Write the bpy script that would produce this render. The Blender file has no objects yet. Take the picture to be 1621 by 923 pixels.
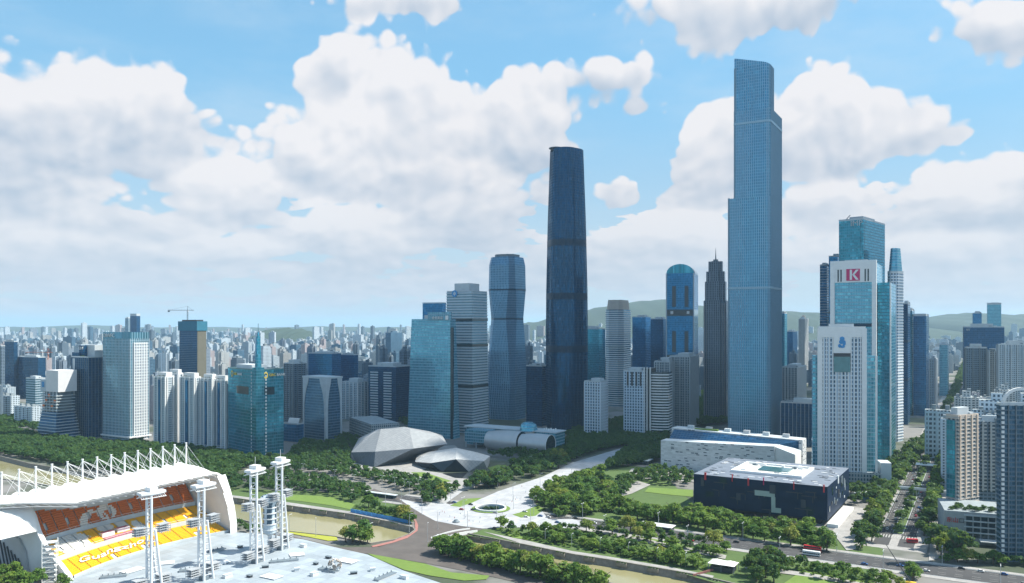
import bpy, math, random
import numpy as np
from mathutils import Vector, Matrix
from mathutils.geometry import tessellate_polygon
R = math.radians
random.seed(7)
scene = bpy.context.scene
col = scene.collection

# ------------------------------------------------------------------ camera
F, HZ, CH, CX = 1290.0, 515.0, 165.0, 810.5      # focal length (px), horizon row, eye height (m), centre column
cam_d = bpy.data.cameras.new('camera')
cam_d.sensor_width = 36.0
cam_d.lens = F / 1621.0 * 36.0
cam_d.shift_y = (HZ - 461.5) / 1621.0
cam_d.clip_start = 1.0
cam_d.clip_end = 200000.0
cam = bpy.data.objects.new('camera', cam_d)
cam.location = (0, 0, CH)
cam.rotation_euler = (R(90), 0, 0)
col.objects.link(cam)
scene.camera = cam

# ------------------------------------------------------------------ node helper
class S:
    """a socket with arithmetic"""
    nt = None
    def __init__(s, sock): s.s = sock
    def __add__(a, b): return mth('ADD', a, b)
    __radd__ = __add__
    def __sub__(a, b): return mth('SUBTRACT', a, b)
    def __rsub__(a, b): return mth('SUBTRACT', b, a)
    def __mul__(a, b): return mth('MULTIPLY', a, b)
    __rmul__ = __mul__
    def __truediv__(a, b): return mth('DIVIDE', a, b)
def put(inp, v):
    if isinstance(v, S): S.nt.links.new(v.s, inp)
    elif v is not None:
        if isinstance(v, (tuple, list)) and len(v) == 3 and inp.type == 'RGBA': v = (*v, 1)
        inp.default_value = v
def mth(op, a, b=None, c=None, clamp=False):
    n = S.nt.nodes.new('ShaderNodeMath'); n.operation = op; n.use_clamp = clamp
    for i, v in enumerate((a, b, c)):
        if v is not None: put(n.inputs[i], v)
    return S(n.outputs[0])
def fmax(a, b): return mth('MAXIMUM', a, b)
def fmin(a, b): return mth('MINIMUM', a, b)
def frac(a): return mth('FRACT', a)
def floor(a): return mth('FLOOR', a)
def gt(a, b): return mth('GREATER_THAN', a, b)
def lt(a, b): return mth('LESS_THAN', a, b)
def ramp(x, a, b, lo=0.0, hi=1.0, smooth=True):
    n = S.nt.nodes.new('ShaderNodeMapRange'); n.interpolation_type = 'SMOOTHSTEP' if smooth else 'LINEAR'
    for i, v in enumerate((x, a, b, lo, hi)): put(n.inputs[i], v)
    return S(n.outputs[0])
def xyz(a, b, c=0.0):
    n = S.nt.nodes.new('ShaderNodeCombineXYZ')
    for i, v in enumerate((a, b, c)): put(n.inputs[i], v)
    return S(n.outputs[0])
def split(v):
    n = S.nt.nodes.new('ShaderNodeSeparateXYZ'); put(n.inputs[0], v)
    return S(n.outputs[0]), S(n.outputs[1]), S(n.outputs[2])
def mixc(f, a, b, mode='MIX'):
    n = S.nt.nodes.new('ShaderNodeMix'); n.data_type = 'RGBA'; n.blend_type = mode
    put(n.inputs[0], f); put(n.inputs[6], a); put(n.inputs[7], b)
    return S(n.outputs[2])
def noise(vec, scale=1.0, detail=2.0, rough=0.5, dim='3D', out=0, distort=0.0):
    n = S.nt.nodes.new('ShaderNodeTexNoise'); n.noise_dimensions = dim
    put(n.inputs['Vector'], vec); n.inputs['Scale'].default_value = scale
    n.inputs['Detail'].default_value = detail; n.inputs['Roughness'].default_value = rough
    n.inputs['Distortion'].default_value = distort
    return S(n.outputs[out])
def voro(vec, scale=1.0, smooth=True, rand=1.0, detail=0.0, rough=0.5):
    n = S.nt.nodes.new('ShaderNodeTexVoronoi'); n.feature = 'SMOOTH_F1' if smooth else 'F1'
    put(n.inputs['Vector'], vec); n.inputs['Scale'].default_value = scale
    n.inputs['Detail'].default_value = detail; n.inputs['Roughness'].default_value = rough
    if smooth: n.inputs['Smoothness'].default_value = 0.4
    n.inputs['Randomness'].default_value = rand
    return S(n.outputs[0])
def white(vec, out=0, dim='3D'):
    n = S.nt.nodes.new('ShaderNodeTexWhiteNoise'); n.noise_dimensions = dim
    put(n.inputs['Vector'], vec)
    return S(n.outputs[out])
def vmath(op, a, b=None):
    n = S.nt.nodes.new('ShaderNodeVectorMath'); n.operation = op
    put(n.inputs[0], a)
    if b is not None: put(n.inputs[3] if op == 'SCALE' else n.inputs[1], b)
    return S(n.outputs[0])

# ------------------------------------------------------------------ sun and sky
SUN_EL, SUN_AZ = R(53), R(84)           # azimuth clockwise from +Y (the viewing direction)
w = bpy.data.worlds.new('World'); scene.world = w; w.use_nodes = True
nt = w.node_tree; S.nt = nt
for n in list(nt.nodes): nt.nodes.remove(n)
tc = nt.nodes.new('ShaderNodeTexCoord')
sky = nt.nodes.new('ShaderNodeTexSky'); sky.sky_type = 'NISHITA'; sky.sun_disc = False
sky.sun_elevation = SUN_EL; sky.sun_rotation = SUN_AZ
sky.altitude = 100; sky.air_density = 1.0; sky.dust_density = 0.3; sky.ozone_density = 3.0
vx, vy, vz = split(S(tc.outputs['Generated']))
AZ = mth('ARCTAN2', vx, vy)
TE = vz / mth('SQRT', vx * vx + vy * vy + 1e-5)      # tangent of the elevation
def sky_px(px, py):
    a = math.atan((px - CX) / F); return a, (HZ - py) / F * math.cos(a)
# cumulus banks: centre (where the base sits), half width, height above the base, depth below it, strength
BANKS = [((590, 285), 185, 225, 42, 1.15), ((530, 130), 60, 75, 60, .8), ((640, 190), 80, 120, 70, .9), ((800, 215), 135, 130, 90, .8), ((730, 330), 130, 90, 50, .6),
         ((120, 200), 190, 105, 90, .78), ((20, 190), 110, 105, 120, .72), ((255, 165), 60, 45, 40, .45), ((30, 300), 150, 60, 40, .38),
         ((370, 325), 90, 76, 36, .85), ((190, 350), 120, 55, 32, .5), ((560, 385), 160, 62, 30, .8), ((330, 405), 170, 36, 22, .42), ((60, 400), 120, 45, 25, .5),
         ((1130, 260), 75, 125, 60, .95), ((1290, 225), 130, 120, 65, 1.05), ((1430, 225), 95, 72, 28, .75), ((1010, 165), 50, 34, 26, .42), ((1000, 300), 52, 34, 26, .5),
         ((1300, 330), 80, 66, 34, .6), ((1540, 330), 150, 80, 48, .95), ((1610, 300), 75, 62, 70, .8), ((1520, 410), 190, 45, 34, .6), ((1010, 395), 180, 62, 30, .7), ((1200, 410), 180, 70, 30, .5),
         ((1180, 10), 190, 60, 66, .55), ((1580, 50), 80, 80, 48, .5), ((640, 0), 130, 60, 30, .35), ((960, 130), 110, 40, 40, .35)]
ws = mth('LOGARITHM', fmax(TE, -0.05) + 0.10, math.e) * 0.38
base = xyz(AZ, ws)
wrp = noise(base, 5.0, 3.0, 0.55, '2D', out=1)
wx, wy, wz = split(wrp)
a2 = AZ + (wx - 0.5) * 0.06
t2 = TE + (wy - 0.5) * 0.045
SW = SH = None
for (c, hw, up, dn, st) in BANKS:
    a0, t0 = sky_px(*c)
    da = (a2 - a0) * (F / hw)
    dt = t2 - t0
    dv = fmax(dt * (F / up), dt * (-F / dn))
    e = mth('POWER', math.exp(7.0), st * (1.0 - mth('SQRT', da * da + dv * dv)))
    hgt = e * (dt * (F / up))
    SW = e if SW is None else SW + e
    SH = hgt if SH is None else SH + hgt
BK = mth('LOGARITHM', SW, math.e) * (1 / 7.0)
HB = ramp(SH / SW, -0.45, 0.75)                 # 0 at the flat base of a bank, 1 at its top
# outside the view: sparser cumulus, thinned to make the skylight bluer
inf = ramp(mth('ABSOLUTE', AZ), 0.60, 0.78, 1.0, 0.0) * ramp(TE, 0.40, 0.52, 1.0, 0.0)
gen = ramp(noise(base, 2.6, 3.0, 0.5, '2D'), 0.46, 0.74) * 0.95 - 0.34 - ramp(TE, 0.45, 1.2) * 0.16      # thinned again overhead for bluer skylight
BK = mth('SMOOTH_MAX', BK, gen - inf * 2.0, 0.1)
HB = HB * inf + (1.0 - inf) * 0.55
low = ramp(noise(xyz(AZ * 0.9, ws * 1.5), 8.0, 4.0, 0.6, '2D'), 0.32, 0.60) * 0.70 - 0.18      # thin far banks low over the horizon
BK = mth('SMOOTH_MAX', BK, low - ramp(TE, 0.09, 0.24) * 0.75, 0.1)
def billow(dx, dy):
    p = vmath('ADD', vmath('ADD', base, vmath('SCALE', wrp, 0.05)), (dx, dy, 0.0))
    def v(sc):
        n = S.nt.nodes.new('ShaderNodeTexVoronoi'); n.voronoi_dimensions = '2D'; n.feature = 'SMOOTH_F1'
        put(n.inputs['Vector'], p); n.inputs['Scale'].default_value = sc; n.inputs['Smoothness'].default_value = 0.35
        return S(n.outputs[0])
    b = (0.42 - v(8.5)) * 0.66 + (0.42 - v(21.0)) * 0.48 + (0.42 - v(50.0)) * 0.32
    return b + (noise(p, 8.0, 8.0, 0.60, '2D') - 0.5) * 0.55
n0 = billow(0.0, 0.0)
n1 = billow(0.010, 0.020)
d0 = BK * 1.9 + n0 - 0.16
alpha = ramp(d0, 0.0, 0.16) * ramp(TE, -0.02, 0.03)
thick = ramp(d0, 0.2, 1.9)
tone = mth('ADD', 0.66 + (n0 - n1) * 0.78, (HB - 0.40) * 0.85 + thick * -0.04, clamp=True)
tint = mixc(tone, (0.275, 0.335, 0.415), (0.56, 0.55, 0.56))
tint = mixc(ramp(TE, 0.0, 0.20, 0.70, 0.0), tint, (0.41, 0.45, 0.50))
skyc = vmath('MULTIPLY', S(sky.outputs[0]), (0.11, 0.14, 0.13))
skyc = mixc(ramp(TE, 0.15, 0.75, 0.72, 0.15), skyc, (0.152, 0.335, 0.505))
hz = ramp(TE, -0.05, 0.32, 0.95, 0.0)
skyc = mixc(hz, skyc, (0.385, 0.435, 0.485))       # thick moist air low down
veil = ramp(noise(xyz(AZ * 0.6, ws * 1.8), 4.0, 5.0, 0.6, '2D'), 0.40, 0.80) * 0.36     # thin high cloud
skyc = mixc(veil, skyc, (0.42, 0.50, 0.56))
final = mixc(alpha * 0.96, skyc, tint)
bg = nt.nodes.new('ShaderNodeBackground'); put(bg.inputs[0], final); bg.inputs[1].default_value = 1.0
wo = nt.nodes.new('ShaderNodeOutputWorld'); nt.links.new(bg.outputs[0], wo.inputs[0])
w.cycles.sampling_method = 'MANUAL'; w.cycles.sample_map_resolution = 512

sd = bpy.data.lights.new('sun', 'SUN'); sd.energy = 5.0; sd.angle = R(0.53); sd.color = (1.0, 0.95, 0.84)
sun = bpy.data.objects.new('sun', sd); col.objects.link(sun)
SUNV = Vector((math.sin(SUN_AZ) * math.cos(SUN_EL), math.cos(SUN_AZ) * math.cos(SUN_EL), math.sin(SUN_EL)))
sun.rotation_euler = (-SUNV).to_track_quat('-Z', 'Y').to_euler()
vs = scene.view_settings
vs.view_transform = 'Standard'; vs.look = 'None'; vs.exposure = 0.7; vs.gamma = 1.0; vs.use_curve_mapping = False
cy = scene.cycles
cy.use_denoising = True; cy.max_bounces = 5; cy.diffuse_bounces = 2; cy.glossy_bounces = 3; cy.transmission_bounces = 2
cy.volume_bounces = 1; cy.transparent_max_bounces = 6; cy.caustics_reflective = False; cy.caustics_refractive = False

# ------------------------------------------------------------------ pixel <-> place (z given by what the thing touches)
def G(px, py, z=0.0):
    D = F * (CH - z) / (py - HZ)
    return Vector(((px - CX) * D / F, D, z))
def AT(px, D, z=0.0): return Vector(((px - CX) * D / F, D, z))
def ZY(py, D): return CH - (py - HZ) * D / F
TH = R(30.0)                                         # the street grid is turned 30 degrees to the view
E_ = Vector((math.cos(TH), -math.sin(TH), 0)); N_ = Vector((math.sin(TH), math.cos(TH), 0))

# ------------------------------------------------------------------ objects
def thing(name, label, cat, loc=(0, 0, 0), rz=0.0, group=None):
    o = bpy.data.objects.new(name, None); col.objects.link(o)
    o.empty_display_size = 1.0
    o.location = loc; o.rotation_euler = (0, 0, rz)
    o['label'] = label; o['category'] = cat
    if group: o['group'] = group
    return o
def tag(o, label, cat, group=None):
    o['label'] = label; o['category'] = cat
    if group: o['group'] = group
    return o
def copy_tree(o, parent=None):
    c = o.copy(); col.objects.link(c); c.parent = parent
    for ch in o.children: copy_tree(ch, c)
    return c
class MB:
    def __init__(s): s.v = []; s.f = []; s.uv = []; s.m = []
    def quad(s, pts, uvs=None, m=0):
        b = len(s.v); s.v += [tuple(p) for p in pts]; s.f.append(tuple(range(b, b + len(pts)))); s.m.append(m)
        s.uv += uvs if uvs else [(p[0], p[1]) for p in pts]
    def prism(s, poly, z0, z1, m=0, mtop=None, top=True, bottom=False, poly1=None, u0=0.0):
        """poly counter-clockwise; poly1 the outline at z1 when tapered"""
        P = [tuple(p[:2]) for p in poly]; Q = [tuple(p[:2]) for p in (poly1 or poly)]; n = len(P); u = u0
        for i in range(n):
            a, b = P[i], P[(i + 1) % n]; c, d = Q[(i + 1) % n], Q[i]
            L = math.hypot(b[0] - a[0], b[1] - a[1])
            s.quad([(*a, z0), (*b, z0), (*c, z1), (*d, z1)], [(u, z0), (u + L, z0), (u + L, z1), (u, z1)], m)
            u += L
        if top: s.quad([(*q, z1) for q in Q], None, m if mtop is None else mtop)
        if bottom: s.quad([(*p, z0) for p in reversed(P)], None, m if mtop is None else mtop)
        return s
    def box(s, cx, cy, sx, sy, z0, z1, m=0, mtop=None, bottom=False, rot=0.0):
        return s.prism(rect(cx, cy, sx, sy, rot), z0, z1, m, mtop, True, bottom)
    def ring(s, poly, off, z0, z1, m=0):
        """a flat belt standing proud of an outline by off"""
        A = offset(poly, off); B = offset(poly, -0.3); n = len(A)
        s.prism(A, z0, z1, m, top=False)
        for i in range(n):
            j = (i + 1) % n
            s.quad([(*A[i], z1), (*A[j], z1), (*B[j], z1), (*B[i], z1)], None, m)
            s.quad([(*A[j], z0), (*A[i], z0), (*B[i], z0), (*B[j], z0)], None, m)
    def bar(s, p, q, r, n=4, m=0, r1=None):
        p, q = Vector(p), Vector(q); d = (q - p)
        if d.length < 1e-6: return s
        d.normalize(); a = d.orthogonal().normalized() if abs(d.z) > .99 else Vector((0, 0, 1)).cross(d).normalized(); b = d.cross(a)
        r1 = r if r1 is None else r1; b0 = len(s.v); off = math.pi / n
        for i in range(n):
            t = 2 * math.pi * i / n + off; s.v.append(tuple(p + (a * math.cos(t) + b * math.sin(t)) * r))
        for i in range(n):
            t = 2 * math.pi * i / n + off; s.v.append(tuple(q + (a * math.cos(t) + b * math.sin(t)) * r1))
        for i in range(n):
            j = (i + 1) % n; s.f.append((b0 + i, b0 + j, b0 + n + j, b0 + n + i)); s.m.append(m); s.uv += [(0, 0), (1, 0), (1, 1), (0, 1)]
        s.f.append(tuple(range(b0 + n, b0 + 2 * n))); s.m.append(m); s.uv += [(0, 0)] * n
        s.f.append(tuple(reversed(range(b0, b0 + n)))); s.m.append(m); s.uv += [(0, 0)] * n
        return s
    def grid(s, rows, m=0, closed=False, uvs=None):
        """rows of points joined into a sheet"""
        b = len(s.v); nr = len(rows); nc = len(rows[0])
        for r in rows: s.v += [tuple(p) for p in r]
        for i in range(nr - 1):
            for j in range(nc if closed else nc - 1):
                k = (j + 1) % nc
                s.f.append((b + i * nc + j, b + i * nc + k, b + (i + 1) * nc + k, b + (i + 1) * nc + j)); s.m.append(m)
                if uvs: s.uv += [uvs(i, j), uvs(i, j + 1), uvs(i + 1, j + 1), uvs(i + 1, j)]
                else: s.uv += [(j, i), (j + 1, i), (j + 1, i + 1), (j, i + 1)]
        return s
    def tri(s, poly, z, m=0, holes=()):
        loops = [[Vector((p[0], p[1], 0)) for p in l] for l in ([poly] + list(holes))]
        flat = [p for l in loops for p in l]
        b = len(s.v); s.v += [(p.x, p.y, z) for p in flat]
        for t in tessellate_polygon(loops):
            a, c, d = (flat[i] for i in t)
            if (c.x - a.x) * (d.y - a.y) - (c.y - a.y) * (d.x - a.x) < 0: t = (t[0], t[2], t[1])
            s.f.append(tuple(b + i for i in t)); s.m.append(m); s.uv += [(flat[i].x, flat[i].y) for i in t]
        return s
    def mesh(s, name, mats, smooth=False):
        me = bpy.data.meshes.new(name); me.from_pydata(s.v, [], s.f)
        for mm in (mats if isinstance(mats, (list, tuple)) else [mats]): me.materials.append(mm)
        me.polygons.foreach_set('material_index', s.m)
        ul = me.uv_layers.new(name='UVMap'); ul.data.foreach_set('uv', [c for p in s.uv for c in p])
        if smooth: me.polygons.foreach_set('use_smooth', [True] * len(s.f))
        me.update(); return me
    def build(s, name, mats, parent=None, loc=None, rz=0.0, smooth=False, kind=None):
        o = bpy.data.objects.new(name, s.mesh(name, mats, smooth)); col.objects.link(o)
        if parent: o.parent = parent
        if loc is not None: o.location = loc
        if rz: o.rotation_euler = (0, 0, rz)
        if kind: o['kind'] = kind
        return o
def rect(cx, cy, sx, sy, rot=0.0):
    c, s_ = math.cos(rot), math.sin(rot)
    return [(cx + c * x - s_ * y, cy + s_ * x + c * y) for x, y in ((-sx / 2, -sy / 2), (sx / 2, -sy / 2), (sx / 2, sy / 2), (-sx / 2, sy / 2))]
def offset(poly, d):
    n = len(poly); out = []
    for i in range(n):
        p0, p1, p2 = Vector(poly[i - 1][:2]), Vector(poly[i][:2]), Vector(poly[(i + 1) % n][:2])
        a, b = (p1 - p0).normalized(), (p2 - p1).normalized()
        na, nb = Vector((a.y, -a.x)), Vector((b.y, -b.x)); k = na + nb
        k = k / max(.3, k.dot(na)); out.append((p1.x + k.x * d, p1.y + k.y * d))
    return out
def ngon(r, n, ph=0.0, cx=0, cy=0, ry=None): return [(cx + r * math.cos(2 * math.pi * i / n + ph), cy + (ry or r) * math.sin(2 * math.pi * i / n + ph)) for i in range(n)]
def chamfer(w, d, c): return [(-w / 2 + c, -d / 2), (w / 2 - c, -d / 2), (w / 2, -d / 2 + c), (w / 2, d / 2 - c), (w / 2 - c, d / 2), (-w / 2 + c, d / 2), (-w / 2, d / 2 - c), (-w / 2, -d / 2 + c)]
def structure(name, mb, mats, **k): o = mb.build(name, mats, **k); o['kind'] = 'structure'; return o

# ------------------------------------------------------------------ materials
def newmat(name):
    m = bpy.data.materials.new(name); m.use_nodes = True; S.nt = m.node_tree
    return m, m.node_tree.nodes['Principled BSDF']
def plain(name, c, rough=.7, metal=0.0, var=.12, scale=.15, spec=None):
    m, b = newmat(name)
    tcn = S.nt.nodes.new('ShaderNodeTexCoord'); p = S(tcn.outputs['Object'])
    n = noise(p, scale, 4.0, .6)
    put(b.inputs['Base Color'], mixc(1.0, (*c, 1), mixc(n, (1 - var * 2,) * 3, (1 + var * 2,) * 3), 'MULTIPLY'))
    b.inputs['Roughness'].default_value = rough; b.inputs['Metallic'].default_value = metal
    if spec is not None: b.inputs['Specular IOR Level'].default_value = spec
    return m
def cool(c): return (c[0] * .84, c[1] * .96, min(1.0, c[2] * 1.07))  # bluish tint: ambient sky colour put into the frame paint
def facade(name, glass, frame, fh=4.0, bw=3.0, mu=.15, mv=.28, refl=.25, rough=.12, var=.35, tilt=.03, blinds=.1, fr=.55, big=0, streak=0.0):
    """windows between frames on a UV grid in metres: u along the wall, v the height"""
    m, b = newmat(name)
    uvn = S.nt.nodes.new('ShaderNodeUVMap'); uvn.uv_map = 'UVMap'
    u, v, _ = split(S(uvn.outputs[0]))
    cu, cv = u / bw, v / fh
    win = gt(frac(cu), mu) * gt(frac(cv), mv)
    idv = xyz(floor(cu), floor(cv), 3.0)
    r = white(idv, 0); rc = white(idv, 1)
    lg = noise(xyz(u, v, 2.0), .022, 3.0, .55)
    gl = mixc(1.0, (*glass, 1), mixc(r * .45 + lg * .55, (1 - var * 1.2,) * 3, (1 + var * 1.2,) * 3), 'MULTIPLY')
    if blinds: gl = mixc(gt(white(vmath("ADD", idv, (7.3, 1.7, 0.0)), 0), 1 - blinds) * .30, gl, tuple(min(1.0, g * 2.2 + .10) for g in glass))
    frc = (*cool(frame), 1)
    n = noise(xyz(u, v), .05, 3.0, .6)
    frc = mixc(1.0, frc, mixc(n, (.82,) * 3, (1.16,) * 3), 'MULTIPLY')
    put(b.inputs['Base Color'], mixc(win, frc, gl))
    put(b.inputs['Metallic'], win * refl)
    put(b.inputs['Roughness'], fr + win * (rough - fr))
    b.inputs['Specular Tint'].default_value = (.5, .78, 1.0, 1)
    geo = S.nt.nodes.new('ShaderNodeNewGeometry')
    tl = vmath('SCALE', vmath('SUBTRACT', rc, (.5, .5, .5)), tilt * .35)
    wob = vmath('SCALE', vmath('SUBTRACT', noise(xyz(u, v, 5.0), .035, 2.0, .5, out=1), (.5, .5, .5)), tilt * 1.6)
    put(b.inputs['Normal'], vmath('NORMALIZE', vmath('ADD', S(geo.outputs['Normal']), vmath('ADD', tl, wob))))
    return m
M = {}
M['white'] = plain('white_paint', (.72, .73, .73), .55, 0, .06)
M['white_steel'] = plain('white_steel', (.70, .72, .74), .4, 0, .05)
M['membrane'] = plain('roof_membrane', (.80, .80, .78), .6, 0, .03)
M['concrete'] = plain('concrete', (.34, .37, .385), .85, 0, .15)
M['pale'] = plain('pale_concrete', (.49, .54, .57), .8, 0, .1)
M['dark'] = plain('dark_panel', (.03, .035, .045), .5, 0, .2)
M['navy'] = plain('navy_panel', (.004, .030, .065), .4, 0, .2, .15, .25)
M['grey'] = plain('grey_panel', (.16, .20, .23), .6, 0, .15)
M['roofgrey'] = plain('roof_grey', (.26, .30, .32), .85, 0, .2)
M['steel'] = plain('brushed_steel', (.42, .44, .46), .32, .7, .08)
M['galv'] = plain('galvanised_steel', (.45, .47, .49), .45, .2, .08)
M['glass'] = plain('dark_glass', (.02, .045, .06), .08, .25, .2)
M['teal'] = plain('teal_glass', (.08, .20, .22), .1, .3, .2)
M['orange'] = plain('orange_paint', (.70, .16, .03), .5, 0, .1)
M['red'] = plain('red_paint', (.55, .03, .04), .4, 0, .08)
M['blue'] = plain('blue_paint', (.04, .24, .55), .5, 0, .1)
M['asphalt'] = plain('asphalt', (.055, .055, .058), .9, 0, .25, .05)
M['brown_asphalt'] = plain('brown_asphalt', (.105, .092, .085), .9, 0, .2, .08)
M['mark'] = plain('road_paint', (.36, .36, .35), .7, 0, .15, .5)
M['bark'] = plain('bark', (.10, .075, .055), .9, 0, .25, .8)
M['redpave'] = plain('red_paving', (.34, .15, .13), .85, 0, .15, .3)
M['brick'] = plain('pink_render', (.50, .43, .37), .85, 0, .1)
M['gold'] = plain('yellow_sign', (.75, .55, .05), .5, 0, .05)
M['magenta'] = plain('magenta_sign', (.50, .01, .12), .45, 0, .05)
M['signblue'] = plain('blue_sign', (.03, .25, .55), .45, 0, .1)
def text_part(txt, size, mat, parent, loc, rot, depth=.3, name='sign', shear=0.0, cat=None):
    c = bpy.data.curves.new(name, 'FONT'); c.body = txt; c.size = size; c.extrude = depth; c.shear = shear
    c.align_x = 'CENTER'; c.align_y = 'CENTER'; c.resolution_u = 3
    o = bpy.data.objects.new(name, c); col.objects.link(o)
    dg = bpy.context.evaluated_depsgraph_get()
    me = bpy.data.meshes.new_from_object(o.evaluated_get(dg)); bpy.data.objects.remove(o)
    me.materials.clear(); me.materials.append(mat)
    q = bpy.data.objects.new(name, me); col.objects.link(q); q.parent = parent; q.location = loc; q.rotation_euler = rot
    return q
# facade kinds
FA = dict(
    ifc=facade('glass_navy', (.002, .062, .145), (.002, .024, .055), 4.2, 3.0, .12, .18, 0.45, .06, .5, .02, .03),
    ctf=facade('ribbed_glass', (.045, .29, .48), (.30, .39, .45), 4.2, 2.6, .42, .16, 0.55, .15, .3, .03, .06),
    teal=facade('glass_teal', (.03, .26, .36), (.07, .17, .21), 4.0, 2.6, .12, .22, 0.6, .1, .4, .04, .12),
    tealpale=facade('glass_teal_pale', (.10, .36, .48), (.26, .39, .43), 4.0, 2.8, .14, .26, 0.55, .12, .3, .05, .15),
    blue=facade('glass_blue', (.015, .18, .38), (.04, .11, .19), 4.0, 3.0, .14, .22, 0.6, .1, .4, .04, .08),
    bluedark=facade('glass_blue_dark', (.006, .080, .19), (.02, .055, .10), 3.6, 3.0, .14, .26, 0.5, .12, .5, .03, .08),
    twist=facade('glass_twist', (.07, .22, .35), (.20, .28, .35), 4.2, 2.2, .40, .20, 0.5, .14, .4, .04, .1),
    strip=facade('band_windows', (.06, .18, .25), (.44, .47, .48), 4.2, 3.0, .06, .45, 0.5, .12, .35, .04, .12),
    whitegrid=facade('white_grid', (.05, .11, .18), (.62, .64, .66), 4.2, 4.0, .42, .34, .2, .15, .4, .03, .12),
    greengrid=facade('grey_grid_glass', (.09, .27, .36), (.26, .36, .40), 4.2, 3.2, .22, .26, 0.5, .12, .35, .05, .1),
    resi=facade('white_apartments', (.05, .085, .12), (.60, .61, .60), 3.1, 3.4, .40, .42, .15, .2, .5, .02, .2),
    resib=facade('beige_apartments', (.05, .07, .09), (.46, .41, .36), 3.1, 3.6, .42, .45, .15, .2, .5, .02, .2),
    resid=facade('grey_apartments', (.03, .06, .09), (.20, .23, .26), 3.1, 3.2, .30, .40, .2, .2, .5, .02, .15),
    deco=facade('stone_deco', (.03, .055, .085), (.27, .26, .27), 4.0, 3.0, .46, .14, .2, .2, .4, .02, .08),
    arch=facade('arch_glass', (.04, .14, .25), (.12, .18, .22), 4.0, 2.4, .14, .3, 0.5, .1, .4, .04, .1),
    resglass=facade('apartment_glass', (.02, .07, .12), (.12, .17, .21), 3.3, 2.4, .14, .26, .3, .12, .45, .04, .15),
    office=facade('office_beige', (.05, .10, .14), (.42, .39, .36), 3.8, 2.8, .38, .3, .2, .2, .4, .02, .12),
)
CITY = [FA['resi'], FA['resib'], FA['resid'],
        facade('city_cream', (.05, .07, .09), (.62, .56, .50), 3.1, 3.6, .45, .45, .1, .3, .5, .0, .2),
        facade('city_pink', (.06, .07, .09), (.58, .44, .40), 3.1, 3.6, .45, .48, .1, .3, .5, .0, .2),
        facade('city_white', (.06, .09, .12), (.70, .70, .69), 3.1, 4.2, .48, .45, .1, .3, .5, .0, .2),
        facade('city_grey', (.04, .06, .09), (.33, .35, .38), 3.2, 3.4, .35, .42, .1, .3, .5, .0, .2),
        facade('city_glass', (.05, .12, .19), (.14, .21, .27), 3.8, 3.0, .14, .25, .3, .15, .4, .03, .1)]

# ------------------------------------------------------------------ trees
def leaf_mat(name, c0, c1, c2):
    m, b = newmat(name)
    oi = S.nt.nodes.new('ShaderNodeObjectInfo'); geo = S.nt.nodes.new('ShaderNodeNewGeometry')
    r_ = S(geo.outputs['Random Per Island']); ro = S(oi.outputs['Random'])
    at = S.nt.nodes.new('ShaderNodeAttribute'); at.attribute_name = 'tint'; tv = S(at.outputs['Fac'])
    k = mth('ADD', mth('FRACT', ro + tv), 0.0)
    c = mixc(k, mixc(r_, (*c0, 1), (*c1, 1)), mixc(r_, (*c1, 1), (*c2, 1)))
    put(b.inputs['Base Color'], c); b.inputs['Roughness'].default_value = .6; b.inputs['Specular IOR Level'].default_value = .25
    tr = S.nt.nodes.new('ShaderNodeBsdfTranslucent'); put(tr.inputs[0], mixc(.5, c, (.26, .36, .03, 1))); mx = S.nt.nodes.new('ShaderNodeMixShader'); mx.inputs[0].default_value = .42
    out = [n for n in S.nt.nodes if n.type == 'OUTPUT_MATERIAL'][0]
    S.nt.links.new(b.outputs[0], mx.inputs[1]); S.nt.links.new(tr.outputs[0], mx.inputs[2]); S.nt.links.new(mx.outputs[0], out.inputs[0])
    return m
LEAF = leaf_mat('leaves', (.038, .115, .028), (.10, .21, .036), (.24, .33, .05))
LEAFY = leaf_mat('leaves_yellow', (.13, .21, .035), (.22, .28, .05), (.36, .32, .08))
LEAFD = leaf_mat('leaves_dark', (.022, .075, .030), (.042, .115, .034), (.085, .17, .04))
def crown_arrays(seed, nclump, per, size, squash=.78, spread=1.0):
    """a crown of radius 1 on a base at z=0: uneven clumps of small leaf sprays"""
    g = np.random.default_rng(seed); V = []; Fc = []
    cs = []
    while len(cs) < nclump:
        p = g.uniform(-1, 1, 3)
        if np.linalg.norm(p) < 1 and (p[2] > -.55): cs.append(p * np.array([.72, .72, .70]) * spread * g.uniform(.75, 1.12))
    for c_ in cs:
        R0 = g.uniform(.24, .42)
        d = g.normal(size=(per, 3)); d /= np.linalg.norm(d, axis=1)[:, None]; d[:, 2] = np.where(d[:, 2] < -.35, -d[:, 2], d[:, 2])
        rr = R0 * g.uniform(.62, 1.12, per)
        P = c_ + d * rr[:, None] * np.array([1.1, 1.1, .8]); nrm = d + g.normal(size=(per, 3)) * .55 + np.array([0, 0, .35]); nrm /= np.linalg.norm(nrm, axis=1)[:, None]
        a = np.cross(nrm, g.normal(size=(per, 3))); a /= np.linalg.norm(a, axis=1)[:, None]; b = np.cross(nrm, a); s_ = size * g.uniform(.6, 1.35, per)[:, None]
        q = np.stack([P - a * s_ - b * s_ * .55, P + a * s_ * .9 - b * s_ * .7, P + a * s_ * 1.1 + b * s_ * .6, P - a * s_ * .7 + b * s_ * .8], 1)
        V.append(q.reshape(-1, 3))
    V = np.concatenate(V); V[:, 2] = V[:, 2] * squash + squash * .72
    return V.astype(np.float32)
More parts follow.
